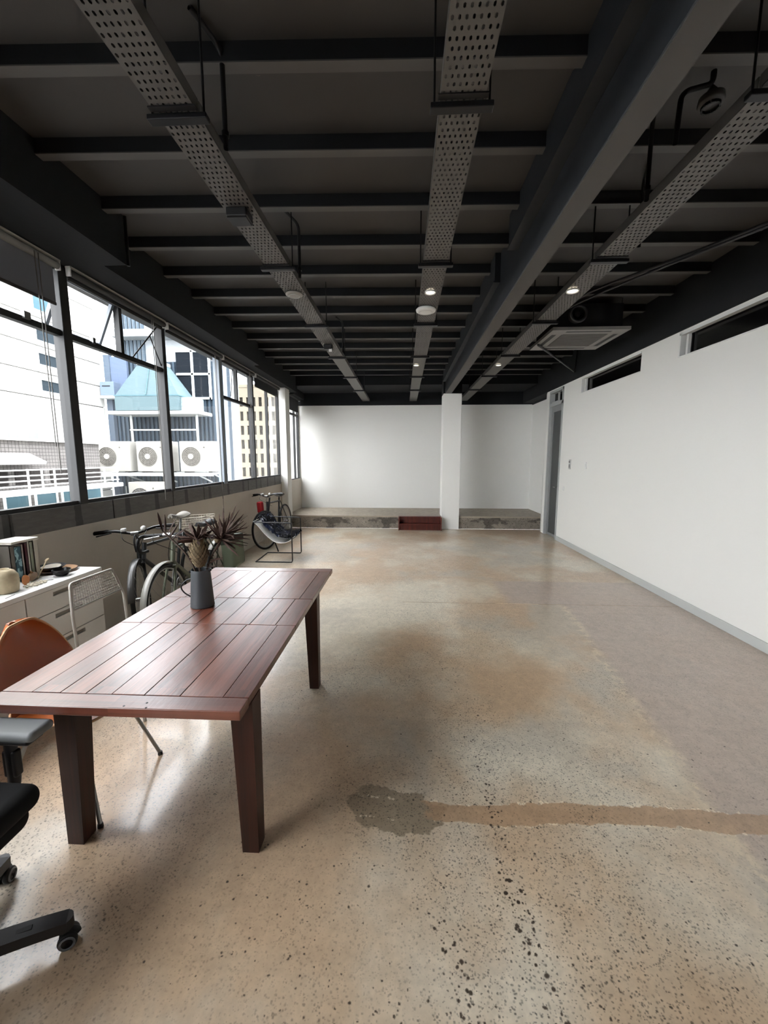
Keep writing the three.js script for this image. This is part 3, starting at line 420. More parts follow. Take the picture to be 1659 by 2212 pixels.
  part(f2, 'stem', [tube([[0.012, 0.018, -0.01], [0.03, 0.2, -0.01], [0.07, 0.3, -0.005], [0.13, 0.395, 0]], 0.0048, 24, 6)], stemM);
  part(f2, 'seed_head', [new THREE.IcosahedronGeometry(0.018, 2).translate(0.118, 0.4, 0.012)], tanM);
  part(f2, 'leaf_fan', [...rosette([0.135, 0.4, 0], [0.75, 0.75, 0.15], 52, 0.15, 1.55, 0.012), ...rosette([0.16, 0.43, 0], [0.8, 0.8, 0.1], 26, 0.17, 0.9, 0.009)], dryLeaf);
  part(f2, 'leaves', [[0.04, 0.25, 1, 0.5], [0.055, 0.275, 1, 0.15], [0.03, 0.225, 1, 0.55], [0.06, 0.3, -0.3, 1], [0.045, 0.24, 1, -0.05]].map(([x, y, a, b]) => aim(leaf(0.085, 0.012, 0.5), [x, y, 0], [a, b, 0.25], rnd() * 6)), dryLeaf);
  // pod stem to the left
  const f3 = thing('dried_flower', 'dried stem with thin upright pods leaning out of the jug', 'flower', base, 0, 'dried flowers in the grey jug');
  part(f3, 'stem', [tube([[-0.012, 0.018, 0], [-0.03, 0.2, 0.0], [-0.085, 0.32, 0.004], [-0.2, 0.445, 0.01]], 0.0055, 24, 6)], stemM);
  part(f3, 'pods', [[-0.2, 0.44, -0.5, 1], [-0.19, 0.437, 0.12, 1], [-0.18, 0.428, 0.45, 1], [-0.165, 0.415, 0.75, 1], [-0.155, 0.405, 0.95, 0.8], [-0.205, 0.445, -0.1, 1]].map(([x, y, a, b], i) => aim(leaf(0.1 + 0.012 * (i % 3), 0.014, 0.25, 0.6), [x, y, 0.01], [a, b, 0.2 * (i % 2)], rnd() * 6)), dry);
  const f4 = thing('dried_flower', 'small rounded grey seed head on a side stem in the jug', 'flower', base, 0, 'dried flowers in the grey jug');
  part(f4, 'stem', [tube([[-0.005, 0.018, -0.02], [-0.02, 0.2, -0.025], [-0.05, 0.3, -0.03], [-0.08, 0.35, -0.03]], 0.004, 20, 6)], stemM);
  part(f4, 'seed_head', [xf(new THREE.IcosahedronGeometry(0.032, 2), { s: [1.25, 0.8, 1], r: [0, 0, 0.25], t: [-0.06, 0.375, -0.03] })], std('#7d7466', 0.9));
  part(f4, 'leaves', rosette([-0.06, 0.35, -0.03], [-0.4, 0.6, 0], 8, 0.06, 1.4, 0.01), dryLeaf);
}

// ---------------------------------------------------------------- chairs
{ // moulded plywood chair
  const t = thing('plywood_chair', 'orange-brown moulded plywood chair with steel legs pushed under the table', 'chair', [-1.5, 0, -1.67]);
  const ply = new THREE.MeshPhysicalMaterial({ color: '#b5622f', roughness: 0.38, clearcoat: 0.25, clearcoatRoughness: 0.25, map: texture(256, 256, (u, v) => mul3([255, 250, 245], 0.85 + 0.15 * at(nA, u * 0.5, v * 0.08)), true, [1, 1]) });
  const prof = new THREE.CatmullRomCurve3([V(-0.29, 0.808, 0), V(-0.264, 0.69, 0), V(-0.24, 0.58, 0), V(-0.215, 0.5, 0), V(-0.15, 0.446, 0), V(-0.05, 0.438, 0), V(0.1, 0.45, 0), V(0.2, 0.452, 0), V(0.25, 0.43, 0)]);
  const half = (v) => v < 0.42 ? 0.232 * Math.pow(Math.max(0, Math.sin(Math.PI * (0.012 + v * 1.02) / 0.86)), 0.5) * (1 - 0.3 * ss(0.25, 0.44, v)) : v < 0.52 ? 0.145 + 0.05 * ss(0.44, 0.52, v) : 0.195 + 0.012 * ss(0.52, 0.7, v) - 0.2 * Math.pow(ss(0.8, 1.0, v), 2.4);
  const shellAt = (u, v) => { const p = prof.getPoint(v), w = Math.max(0.004, half(v)), s = 2 * u - 1; const bow = v < 0.45 ? 0.05 * s * s * (1 - v) : 0; return V(p.x + bow, p.y + (v > 0.5 ? 0.012 * s * s : 0), s * w); };
  const shell = sheet(shellAt, 16, 48, 0.011);
  const sh = part(t, 'shell', [shell], ply), loop = []; for (let i = 0; i <= 40; i++) loop.push(shellAt(0, i / 40)); for (let i = 40; i >= 0; i--) loop.push(shellAt(1, i / 40));
  part(sh, 'ply_edge', [tube(loop.map((p) => [p.x, p.y, p.z]), 0.0062, 160, 6, true)], std('#c79a70', 0.5), 'pale cut edge of the plywood');
  for (const s of [-1, 1]) { part(t, 'leg', [bent([[0.04, 0.425, s * 0.03], [0.1, 0.42, s * 0.12], [0.225, 0.008, s * 0.212]], 0.0085, 8, 0.05)], M.steel); part(t, 'leg', [bent([[-0.04, 0.425, s * 0.03], [-0.1, 0.42, s * 0.12], [-0.235, 0.008, s * 0.212]], 0.0085, 8, 0.05)], M.steel); for (const a of [0.225, -0.235]) part(t, 'foot_cap', [cyl(0.012, 0.011, 0.016, a, 0, s * 0.212, 12)], M.black); }
  part(t, 'seat_plate', [cyl(0.07, 0.07, 0.012, 0, 0.417, 0, 24)], M.steel);
}
{ // white metal chair with a wire mesh back
  const t = thing('mesh_chair', 'white metal chair with woven wire mesh backrest beside the table', 'chair', [-1.72, 0, -2.36], -0.04);
  const wm = std('#b3aea5', 0.45, { metalness: 0.2 });
  const B = (s) => [[0.2, 0.01, s * 0.2], [0.16, 0.43, s * 0.2], [-0.17, 0.44, s * 0.2], [-0.2, 0.66, s * 0.2], [-0.235, 0.81, s * 0.17]];
  part(t, 'back_frame', [bent([[-0.19, 0.44, 0.205], [-0.2, 0.64, 0.205], [-0.235, 0.815, 0.165], [-0.235, 0.815, -0.165], [-0.2, 0.64, -0.205], [-0.19, 0.44, -0.205]], 0.009, 8, 0.02)], wm);
  part(t, 'back_rail', [bar([-0.205, 0.665, 0.2], [-0.205, 0.665, -0.2], 0.007)], wm);
  const grid = []; for (let i = 0; i <= 22; i++) { const f = i / 22 * 2 - 1; grid.push(bar([-0.205, 0.665, f * 0.197], [-0.235, 0.81, f * 0.163], 0.0026, 4)); } for (let j = 1; j < 9; j++) { const f = j / 9; grid.push(bar([-0.205 - 0.03 * f, 0.665 + 0.145 * f, 0.197 - 0.034 * f], [-0.205 - 0.03 * f, 0.665 + 0.145 * f, -0.197 + 0.034 * f], 0.0026, 4)); }
  part(t, 'mesh_back', grid, wm);
  const sg = []; for (let i = 0; i <= 26; i++) { const f = i / 26 * 2 - 1; sg.push(bar([-0.18, 0.442, f * 0.195], [0.18, 0.45, f * 0.195], 0.0018, 4)); sg.push(bar([f * 0.18, 0.446, -0.2], [f * 0.18, 0.446, 0.2], 0.0018, 4)); }
  part(t, 'mesh_seat', sg, wm);
  part(t, 'seat_frame', [bent([[-0.18, 0.442, 0.2], [0.18, 0.45, 0.2], [0.18, 0.45, -0.2], [-0.18, 0.442, -0.2], [-0.18, 0.442, 0.199]], 0.009, 8, 0.03)], wm);
  for (const s of [-1, 1]) { part(t, 'leg', [bar([0.16, 0.445, s * 0.205], [0.2, 0, s * 0.21], 0.0095)], wm); part(t, 'leg', [bar([-0.18, 0.445, s * 0.205], [-0.24, 0, s * 0.21], 0.0095)], wm); }
}
{ // office chair at the near corner of the table
  const t = thing('office_chair', 'black office chair on castors with a grey padded armrest', 'chair', [-1.38, 0, -0.87]);
  const pl = std('#232326', 0.42), cl = std('#08080a', 0.95), pad = std('#7d7f80', 0.55);
  part(t, 'seat', [uvm(new RoundedBoxGeometry(0.47, 0.085, 0.46, 5, 0.042).translate(-0.05, 0.445, -0.065)), uvm(new RoundedBoxGeometry(0.43, 0.09, 0.42, 4, 0.044).translate(-0.055, 0.385, -0.065))], cl);
  part(t, 'backrest', [sheet((u, v) => { const s = 2 * u - 1; return V(-0.31 - 0.06 * v + 0.05 * s * s, 0.56 + v * 0.4, -0.065 + s * (0.2 - 0.05 * Math.pow(2 * v - 1, 4))); }, 12, 12, 0.05)], cl);
  part(t, 'back_bracket', [bent([[-0.05, 0.37, -0.035], [-0.38, 0.37, -0.035], [-0.42, 0.7, -0.035]], 0.02, 10, 0.08)], pl);
  part(t, 'gas_column', [cyl(0.028, 0.028, 0.16, 0, 0.09, 0), cyl(0.018, 0.018, 0.11, 0, 0.23, 0)], M.blackGloss);
  part(t, 'tilt_mechanism', [rbox(0.2, 0.05, 0.14, 0.015, 0, 0.335, -0.02)], pl);
  const hub = part(t, 'hub', [cyl(0.055, 0.045, 0.07, 0, 0.075, 0)], pl);
  const a0 = Math.atan2(0.15, 0.255);
  for (let k = 0; k < 5; k++) {
    const a = a0 + k * Math.PI * 0.4, m = new THREE.Matrix4().makeRotationY(a), R = (g) => merge(g).applyMatrix4(m);
    const arm = sheet((u, v) => V(0.03 + u * 0.335, 0.112 - 0.03 * u * u, (v - 0.5) * (0.062 - 0.014 * u)), 10, 2, 0.034);
    const p = part(t, 'base_arm', R([arm, xf(cyl(0.024, 0.024, 0.034, 0, 0, 0, 16), { t: [0.358, 0.065, 0] })]), pl);
    part(p, 'slot', R([xf(rbox(0.12, 0.004, 0.016, 0.0015), { t: [0.22, 0.1165, 0], r: [0, 0, -0.065] })]), M.black);
    const ca = [0.358, 0, 0.0], cst = part(t, 'castor', R([...[-1, 1].map((s) => xf(lathe([[0.004, -0.009], [0.024, -0.009], [0.027, -0.004], [0.027, 0.004], [0.024, 0.009], [0.004, 0.009]], 24), { r: [Math.PI / 2, 0, 0], t: [ca[0] + 0.005, 0.027, s * 0.016] })), xf(new THREE.SphereGeometry(0.03, 18, 10, 0, 6.3, 0, 1.5), { t: [ca[0] + 0.01, 0.03, 0], s: [1, 1, 0.45] }), cyl(0.006, 0.006, 0.05, ca[0], 0.045, 0, 8)]), M.black);
    for (const s of [-1, 1]) part(cst, 'castor_rim', R([xf(new THREE.TorusGeometry(0.019, 0.0035, 6, 24), { t: [ca[0] + 0.005, 0.027, s * 0.0255] })]), std('#77787a', 0.4));
  }
  for (const s of [-1, 1]) {
    const z = -0.065 + s * 0.3, arm = part(t, 'armrest', [bent([[0.0, 0.365, -0.065 + s * 0.12], [0.0, 0.365, z], [0.0, 0.57, z]], 0.019, 10, 0.06), rbox(0.05, 0.1, 0.03, 0.008, 0.0, 0.48, z), rbox(0.2, 0.022, 0.07, 0.01, 0.0, 0.578, z)], pl);
    part(arm, 'arm_pad', [uvm(new RoundedBoxGeometry(0.25, 0.035, 0.1, 4, 0.017).translate(0.005, 0.607, z))], pad, 'grey padded arm top');
  }
}

// ---------------------------------------------------------------- drawers along the wall and what stands on them
{
  const t = thing('drawer_cabinet', 'long low white drawer cabinet under the window sill', 'cabinet', [-2.425, 0, -1.89]);
  const wm = std('#dddad4', 0.45), D = 0.225, Ln = 0.86;   // z from -2.75 to -1.03
  part(t, 'body', [lim(-D, D - 0.02, 0.05, 0.735, -Ln + 0.005, Ln - 0.005), lim(-D + 0.02, D - 0.05, 0, 0.05, -Ln + 0.04, Ln - 0.04)], wm);
  part(t, 'top', [rbox(2 * D + 0.012, 0.03, 2 * Ln, 0.003, 0.004, 0.752, 0)], std('#ebeae7', 0.35));
  const colsZ = [-Ln, -Ln / 3 + 0.02, Ln / 3, Ln], rows = [0.06, 0.235, 0.41, 0.59, 0.735];
  for (let c = 0; c < 3; c++) for (let r = 0; r < 4; r++) {
    const z0 = colsZ[c] + 0.005, z1 = colsZ[c + 1] - 0.003, y0 = rows[r] + 0.003, y1 = rows[r + 1] - 0.003, zc = (z0 + z1) / 2, h = 0.11;
    const d = part(t, 'drawer', [lim(D - 0.02, D, y0, y1 - 0.045, z0, z1), lim(D - 0.02, D, y1 - 0.018, y1, z0, z1), lim(D - 0.02, D, y1 - 0.045, y1 - 0.018, z0, zc - h), lim(D - 0.02, D, y1 - 0.045, y1 - 0.018, zc + h, z1)], wm);
    part(d, 'finger_pull', [lim(D - 0.0195, D - 0.017, y1 - 0.046, y1 - 0.017, zc - h, zc + h)], std('#8d877d', 0.6));
  }
  const top = 0.767;
  // books standing beside each other
  const bk = [['#c9c2b2', 0.034, 0.25, 'thick cream-spined book at the end of the row on the drawers', 0.17], ['#8b8f7c', 0.024, 0.24, 'green-grey book between the cream and white spines', 0.16], ['#d5d0c6', 0.016, 0.245, 'thin white book beside the dark red one', 0.16], ['#4b1420', 0.022, 0.24, 'dark red book standing on the drawers', 0.165], ['#dcd6ca', 0.014, 0.235, 'thin pale book between the dark red and blue ones', 0.15], ['#3d6474', 0.05, 0.225, 'thick blue patterned book standing on the drawers', 0.15], ['#6f6a62', 0.03, 0.24, 'grey book next to the blue patterned one', 0.16]];
  let z = -2.52;
  bk.forEach(([c, w, h, lb, d], i) => {
    const b = thing('book', lb, 'book', [-2.52, top, z + w / 2], 0, 'books in a row on the white drawers');
    part(b, 'cover', [lim(-d / 2, d / 2, 0, h, -w / 2 + 0.0008, -w / 2 + 0.0035), lim(-d / 2, d / 2, 0, h, w / 2 - 0.0035, w / 2 - 0.0008), lim(d / 2 - 0.004, d / 2, 0, h, -w / 2 + 0.0008, w / 2 - 0.0008)], i === 5 ? std('#ffffff', 0.5, { map: texture(128, 128, (u, v) => at(nC, u * 0.6, v * 0.6) > 0.52 ? [150, 190, 200] : [44, 84, 100], true, [4, 4]) }) : std(c, 0.55));
    part(b, 'pages', [lim(-d / 2 + 0.003, d / 2 - 0.006, 0.003, h - 0.004, -w / 2 + 0.0036, w / 2 - 0.0036)], std('#e6dfcf', 0.8));
    z += w;
  });
  const bt = thing('flat_book', 'large pale book lying flat across the standing books', 'book', [-2.5, top + 0.2502, -2.42]);
  part(bt, 'cover', [lim(-0.085, 0.075, 0, 0.0025, -0.1, 0.09), lim(-0.085, 0.075, 0.0125, 0.015, -0.1, 0.09)], std('#d9d5cc', 0.5)); part(bt, 'pages', [lim(-0.082, 0.071, 0.0025, 0.0125, -0.097, 0.087)], std('#e9e4d8', 0.8));
  const v = thing('stone_vase', 'rounded sandy stone vase standing in front of the books', 'vase', [-2.34, top, -2.18]);
  part(v, 'vase_body', [lathe([[0.001, 0], [0.058, 0], [0.064, 0.008], [0.07, 0.06], [0.067, 0.1], [0.05, 0.128], [0.03, 0.138], [0.024, 0.136], [0.022, 0.11], [0.001, 0.1]], 32)], std('#ffffff', 0.85, { map: texture(256, 256, (u, w) => mul3(mix3([168, 152, 122], [196, 182, 152], at(nA, u, w)), 0.9 + 0.2 * at(nC, u, w))) }));
  part(v, 'rim', [new THREE.TorusGeometry(0.027, 0.004, 8, 28).rotateX(Math.PI / 2).translate(0, 0.137, 0)], std('#c9bda0', 0.8));
  const fsh = thing('carved_fish', 'orange-brown carved wooden fish lying on the drawers', 'carving', [-2.37, top, -2.37], 0.5);
  part(fsh, 'fish_body', [xf(new THREE.SphereGeometry(0.05, 24, 14), { s: [0.45, 0.5, 1.35], t: [0, 0.026, -0.05] })], std('#8b6f55', 0.7));
  part(fsh, 'tail', [xf(new THREE.ConeGeometry(0.035, 0.08, 14), { r: [Math.PI / 2 + Math.PI, 0, 0], s: [0.55, 1, 1], t: [0, 0.034, 0.03] })], std('#b7774a', 0.65));
  part(fsh, 'fin', [xf(new THREE.ConeGeometry(0.012, 0.05, 8), { r: [0.9, 0, 0], t: [0.0, 0.056, -0.04] })], std('#9c6b45', 0.7));
  const sh = thing('shell_string', 'small heap of pale shell beads in front of the carved fish', 'beads', [-2.29, top, -2.33]);
  const beads = []; for (let i = 0; i < 34; i++) { const a = i * 0.5, r = 0.016 + 0.0015 * i; beads.push(xf(new THREE.IcosahedronGeometry(0.008, 1), { s: [1.1, 0.7, 0.9], t: [Math.cos(a) * r * 0.6, 0.0056 + 0.004 * (i % 2), Math.sin(a) * r * 1.2] })); }
  part(sh, 'beads', beads, std('#cfc6b2', 0.6)).userData.kind = 'stuff'; part(sh, 'cord', [tube([[-0.03, 0.003, -0.05], [0, 0.003, -0.085], [0.02, 0.003, -0.1]], 0.0015, 12, 5)], tanC());
  const bw = thing('black_bowl', 'small ribbed black bowl on the white drawers', 'bowl', [-2.3, top, -2.53]);
  part(bw, 'bowl_body', [lathe([[0.001, 0], [0.028, 0], [0.034, 0.006], [0.05, 0.03], [0.054, 0.042], [0.05, 0.043], [0.045, 0.03], [0.028, 0.01], [0.001, 0.008]], 32)], M.blackGloss);
  part(bw, 'ribs', [0.013, 0.022, 0.031].map((y, i) => new THREE.TorusGeometry(0.039 + i * 0.006, 0.0022, 6, 32).rotateX(Math.PI / 2).translate(0, y, 0)), M.black);
  const pt = thing('wooden_platter', 'flat brown wooden platter on the white drawers', 'platter', [-2.43, top, -2.635]);
  part(pt, 'platter_body', [lathe([[0.001, 0], [0.07, 0], [0.12, 0.012], [0.122, 0.016], [0.07, 0.006], [0.001, 0.006]], 36)], std('#a9815a', 0.55)); part(pt, 'rim', [new THREE.TorusGeometry(0.121, 0.0025, 6, 40).rotateX(Math.PI / 2).translate(0, 0.015, 0)], M.black);
  const wa = thing('dark_dish', 'dark stacked dishes with a pale inner dish on the platter', 'dish', [-2.46, top + 0.0075, -2.63]);
  part(wa, 'outer_dish', [lathe([[0.001, 0], [0.04, 0], [0.085, 0.03], [0.083, 0.032], [0.04, 0.005], [0.001, 0.005]], 32)], M.black); part(wa, 'inner_dish', [xf(lathe([[0.001, 0], [0.03, 0], [0.06, 0.018], [0.058, 0.02], [0.001, 0.004]], 28), { t: [0.005, 0.008, 0.01], r: [0.12, 0, 0] })], std('#c8bfae', 0.5));
  const sp = thing('wooden_spoon', 'thin pale wooden spoon propped against the dark dishes', 'spoon', [-2.395, top, -2.49]);
  part(sp, 'spoon_handle', [bar([0.01, 0.006, 0.05], [-0.05, 0.085, -0.09], 0.0035, 8)], std('#c9b592', 0.6)); part(sp, 'spoon_bowl', [xf(new THREE.SphereGeometry(0.014, 14, 8), { s: [0.8, 0.4, 1.3], t: [-0.055, 0.09, -0.1], r: [0.5, 0, 0] })], std('#c9b592', 0.6));
  const pa = thing('paper_card', 'white paper card lying near the edge of the drawers', 'paper', [-2.29, top, -2.1], 0.2);
  part(pa, 'card', [lim(-0.05, 0.05, 0, 0.0015, -0.035, 0.035)], std('#f0efea', 0.7)); part(pa, 'card_edge', [lim(0.05, 0.0525, 0, 0.0018, -0.035, 0.035)], M.black);
}
function tanC() { return std('#6d5c44', 0.8); }

// ---------------------------------------------------------------- bicycles
function bicycle(name, label, at3, turn, o) {   // the front points along +z; lean is a tilt towards the wall
  const t = thing(name, label, 'bicycle', at3, turn); t.rotation.order = 'YXZ'; t.rotation.z = o.lean ?? 0;
  const R = 0.335, wb = 1.02, zf = wb / 2, zr = -wb / 2, fm = std(o.color, 0.35, { metalness: 0.2 }), tyre = std(o.tyre ?? '#171717', 0.75), metal = std('#9a9a98', 0.3, { metalness: 0.9 });
  const st = new THREE.Matrix4().makeTranslation(0, 0, zf - 0.06).multiply(new THREE.Matrix4().makeRotationY(o.steer ?? 0)).multiply(new THREE.Matrix4().makeTranslation(0, 0, -(zf - 0.06)));
  const F = (g) => merge(g).applyMatrix4(st), I = (g) => merge(g);
  const wheel = (nm, z, S) => {
    const w = new THREE.Group(); w.name = nm; t.add(w);
    part(w, 'tyre', S([new THREE.TorusGeometry(R - 0.017, 0.017, 10, 56).rotateY(Math.PI / 2).translate(0, R, z)]), tyre);
    part(w, 'rim', S([new THREE.TorusGeometry(R - 0.04, 0.009, 6, 48).rotateY(Math.PI / 2).translate(0, R, z)]), metal);
    const sp = []; for (let i = 0; i < 24; i++) { const a = i / 24 * 6.2832, b = a + (i % 2 ? 0.5 : -0.5); sp.push(bar([(i % 4 < 2 ? 1 : -1) * 0.028, R + Math.sin(b) * 0.02, z + Math.cos(b) * 0.02], [0, R + Math.sin(a) * (R - 0.045), z + Math.cos(a) * (R - 0.045)], 0.0013, 3)); }
    part(w, 'spokes', S(sp), metal); part(w, 'hub', S([cyl(0.018, 0.018, 0.08, 0, -0.04, 0, 12).rotateZ(Math.PI / 2).translate(0, R, z)]), metal);
  };
  wheel('front_wheel', zf, F); wheel('rear_wheel', zr, I);
  const bb = [0, 0.28, -0.08], hd = [0, 0.8, zf - 0.185], hl = [0, 0.66, zf - 0.145], seat = [0, 0.82, -0.27];
  part(t, 'frame', [bar(bb, seat, 0.016), bar([0, 0.76, -0.25], [0, 0.775, hd[2] + 0.01], 0.015), bar(bb, hl, 0.019), bar(hd, hl, 0.02), ...[-1, 1].flatMap((s) => [bar([s * 0.02, bb[1], bb[2] - 0.02], [s * 0.05, R, zr], 0.009), bar([s * 0.02, 0.76, -0.26], [s * 0.05, R, zr], 0.007)])], fm);
  part(t, 'fork', F([...[-1, 1].map((s) => tube([[s * 0.045, R, zf], [s * 0.045, 0.45, zf - 0.05], [s * 0.035, 0.62, zf - 0.125]], 0.011, 16, 8)), bar([-0.045, 0.62, zf - 0.126], [0.045, 0.62, zf - 0.126], 0.018), bar([0, 0.61, zf - 0.126], hd, 0.0165), bar(hd, [0, 0.88, zf - 0.21], 0.014)]), fm);
  part(t, 'handlebar_stem', F([bar([0, 0.87, zf - 0.21], [0, 0.9, zf - 0.12], 0.014), bar([-0.03, 0.9, zf - 0.12], [0.03, 0.9, zf - 0.12], 0.018)]), metal);
  const bz = zf - 0.12, by = 0.9;
  if (o.drop) {
    for (const s of [-1, 1]) part(t, 'handlebar', F([tube([[0, by, bz], [s * 0.14, by, bz], [s * 0.195, by, bz + 0.02], [s * 0.2, by - 0.01, bz + 0.075], [s * 0.205, by - 0.07, bz + 0.1], [s * 0.205, by - 0.13, bz + 0.06], [s * 0.21, by - 0.14, bz - 0.04]], 0.0145, 48, 8)]), std('#161616', 0.7));
    for (const s of [-1, 1]) part(t, 'brake_lever', F([tube([[s * 0.2, by - 0.005, bz + 0.08], [s * 0.202, by + 0.03, bz + 0.115], [s * 0.204, by - 0.03, bz + 0.135], [s * 0.204, by - 0.11, bz + 0.125]], 0.007, 20, 6)]), M.black);
    part(t, 'top_lever', F([-1, 1].map((s) => bar([s * 0.05, by - 0.005, bz + 0.03], [s * 0.17, by - 0.02, bz + 0.05], 0.006))), metal);
  } else {
    part(t, 'handlebar', F([tube([[-0.31, by + 0.03, bz - 0.05], [-0.16, by + 0.035, bz - 0.02], [0, by, bz], [0.16, by + 0.035, bz - 0.02], [0.31, by + 0.03, bz - 0.05]], 0.0125, 48, 8)]), M.blackGloss);
    for (const s of [-1, 1]) { part(t, 'grip', F([bar([s * 0.2, by + 0.035, bz - 0.03], [s * 0.315, by + 0.03, bz - 0.051], 0.0175, 12)]), M.black); part(t, 'brake_lever', F([bar([s * 0.17, by + 0.025, bz + 0.01], [s * 0.28, by + 0.01, bz + 0.03], 0.006)]), M.darkMetal); }
    part(t, 'bell', F([new THREE.SphereGeometry(0.024, 14, 8).translate(0.07, by + 0.035, bz - 0.01), rbox(0.04, 0.03, 0.05, 0.008, -0.08, by + 0.04, bz)]), std('#c9c7c2', 0.35));
  }
  part(t, 'saddle', [sheet((u, v) => { const s = 2 * u - 1, w = 0.018 + 0.055 * ss(0.35, 0.95, v); return V(s * w, 0.885 + (o.up ?? 0) - 0.03 * s * s + 0.012 * Math.cos(v * 6), -0.12 - v * 0.26); }, 8, 14, 0.02)], std(o.saddle ?? '#1a1a1a', 0.55)); part(t, 'seat_post', [bar(seat, [0, 0.87 + (o.up ?? 0), -0.285 - (o.up ?? 0) * 0.3], 0.013)], metal);
  part(t, 'crankset', [new THREE.TorusGeometry(0.085, 0.006, 6, 36).rotateY(Math.PI / 2).translate(0.045, bb[1], bb[2]), bar([0.06, bb[1], bb[2]], [0.065, bb[1] - 0.14, bb[2] + 0.09], 0.009), bar([-0.06, bb[1], bb[2]], [-0.065, bb[1] + 0.14, bb[2] - 0.09], 0.009), bar([-0.06, bb[1], bb[2]], [0.06, bb[1], bb[2]], 0.014), ...[0, 1.26, 2.5, 3.77, 5.03].map((a) => bar([0.045, bb[1], bb[2]], [0.045, bb[1] + Math.sin(a) * 0.083, bb[2] + Math.cos(a) * 0.083], 0.006, 5))], metal);
  part(t, 'pedal', [rbox(0.09, 0.02, 0.06, 0.006, 0.115, bb[1] - 0.14, bb[2] + 0.09)], M.black); part(t, 'pedal', [rbox(0.09, 0.02, 0.06, 0.006, -0.115, bb[1] + 0.14, bb[2] - 0.09)], M.black);
  part(t, 'chain', [bar([0.045, bb[1] + 0.085, bb[2]], [0.045, R + 0.03, zr], 0.004, 5), bar([0.045, bb[1] - 0.085, bb[2]], [0.045, R - 0.03, zr], 0.004, 5)], M.darkMetal);
  part(t, 'brake_cable', F([tube([[0.1, by + 0.02, bz + 0.02], [0.08, by - 0.03, bz + 0.1], [0.02, by - 0.15, bz + 0.05], [0, 0.68, zf - 0.1]], 0.0028, 24, 5)]), M.black); part(t, 'brake_cable', F([tube([[-0.1, by + 0.02, bz + 0.02], [-0.07, by - 0.04, bz + 0.09], [0, by - 0.12, bz], [0.02, 0.72, zf - 0.22]], 0.0028, 24, 5)]), M.black);
  if (o.fender) for (const [nm, z, S, a0, a1] of [['mudguard', zf, F, 0.2, 1.9], ['mudguard', zr, I, 0.9, 3.0]]) part(t, nm, S([sheet((u, v) => { const a = a0 + v * (a1 - a0), r = R + 0.02 - 0.006 * Math.pow(2 * u - 1, 2); return V((u - 0.5) * 0.05, R + Math.sin(a) * r, z + Math.cos(a) * r); }, 5, 28, 0.002)]), std(o.fender, 0.35));
  if (o.rack) {
    part(t, 'rack', [-1, 1].flatMap((s) => [bar([s * 0.055, 0.72, -0.34], [s * 0.055, 0.72, -0.72], 0.006), bar([s * 0.055, 0.72, -0.66], [s * 0.06, R, zr], 0.006)]).concat([-0.36, -0.46, -0.56, -0.66, -0.72].map((z) => bar([-0.055, 0.72, z], [0.055, 0.72, z], 0.005))), M.darkMetal);
    part(t, 'pannier', [uvm(new RoundedBoxGeometry(0.14, 0.34, 0.3, 3, 0.035).translate(0.14, 0.54, -0.54))], std(o.rack, 0.85)); part(t, 'pannier_flap', [rbox(0.15, 0.1, 0.31, 0.03, 0.14, 0.67, -0.54)], std('#3f4438', 0.8));
  }
  if (o.basket) {
    const g = [], zb = -0.44, zl = -0.74, y0 = 0.7; for (let i = 0; i < 9; i++) { const y = y0 + i * 0.026, w = 0.12 + 0.005 * i; g.push(bent([[-w, y, zl], [w, y, zl], [w, y, zb], [-w, y, zb], [-w, y, zl + 0.001]], 0.0035, 5, 0.03)); } for (let i = 0; i <= 10; i++) { const x = -0.12 + i * 0.024; g.push(bar([x, y0, zl], [x * 1.33, y0 + 0.21, zl], 0.003, 5), bar([x, y0, zb], [x * 1.33, y0 + 0.21, zb], 0.003, 5), bar([x, y0, zl], [x, y0, zb], 0.003, 5)); }
    part(t, 'basket', g, std('#b9b3a4', 0.6)); part(t, 'rack', [-1, 1].flatMap((s) => [bar([s * 0.06, y0 - 0.01, -0.36], [s * 0.06, y0 - 0.01, -0.74], 0.006), bar([s * 0.06, y0 - 0.01, -0.66], [s * 0.055, R, zr], 0.006)]), M.darkMetal);
  }
  if (o.bag) { part(t, 'frame_bag', F([uvm(new RoundedBoxGeometry(0.1, 0.2, 0.09, 3, 0.03).translate(-0.1, 0.72, zf - 0.06))]), std(o.bag, 0.7), 'red bag hung from the handlebar'); }
  return t;
}
bicycle('bicycle', 'black flat-bar bicycle with a rear wire basket leaning on the wall behind the mesh chair', [-2.27, 0.0, -3.77], 0.0, { color: '#2b2c2c', lean: 0.07, steer: 0.42, fender: '#3a3835', basket: true, saddle: '#8a857c', up: 0.09 });
bicycle('bicycle', 'drop-bar bicycle with pale mudguards and a green pannier next to the drawers', [-1.97, 0.0, -3.7], 0.0, { color: '#5d6150', lean: 0.06, drop: true, steer: 0.05, fender: '#8a8780', rack: '#5f6653', up: 0.02 });
bicycle('bicycle', 'black bicycle with a red bag leaning behind the white sling chair', [-2.3, 0.0, -7.2], -0.04, { color: '#1c1b1b', lean: 0.07, steer: -0.3, bag: '#a3161d' });

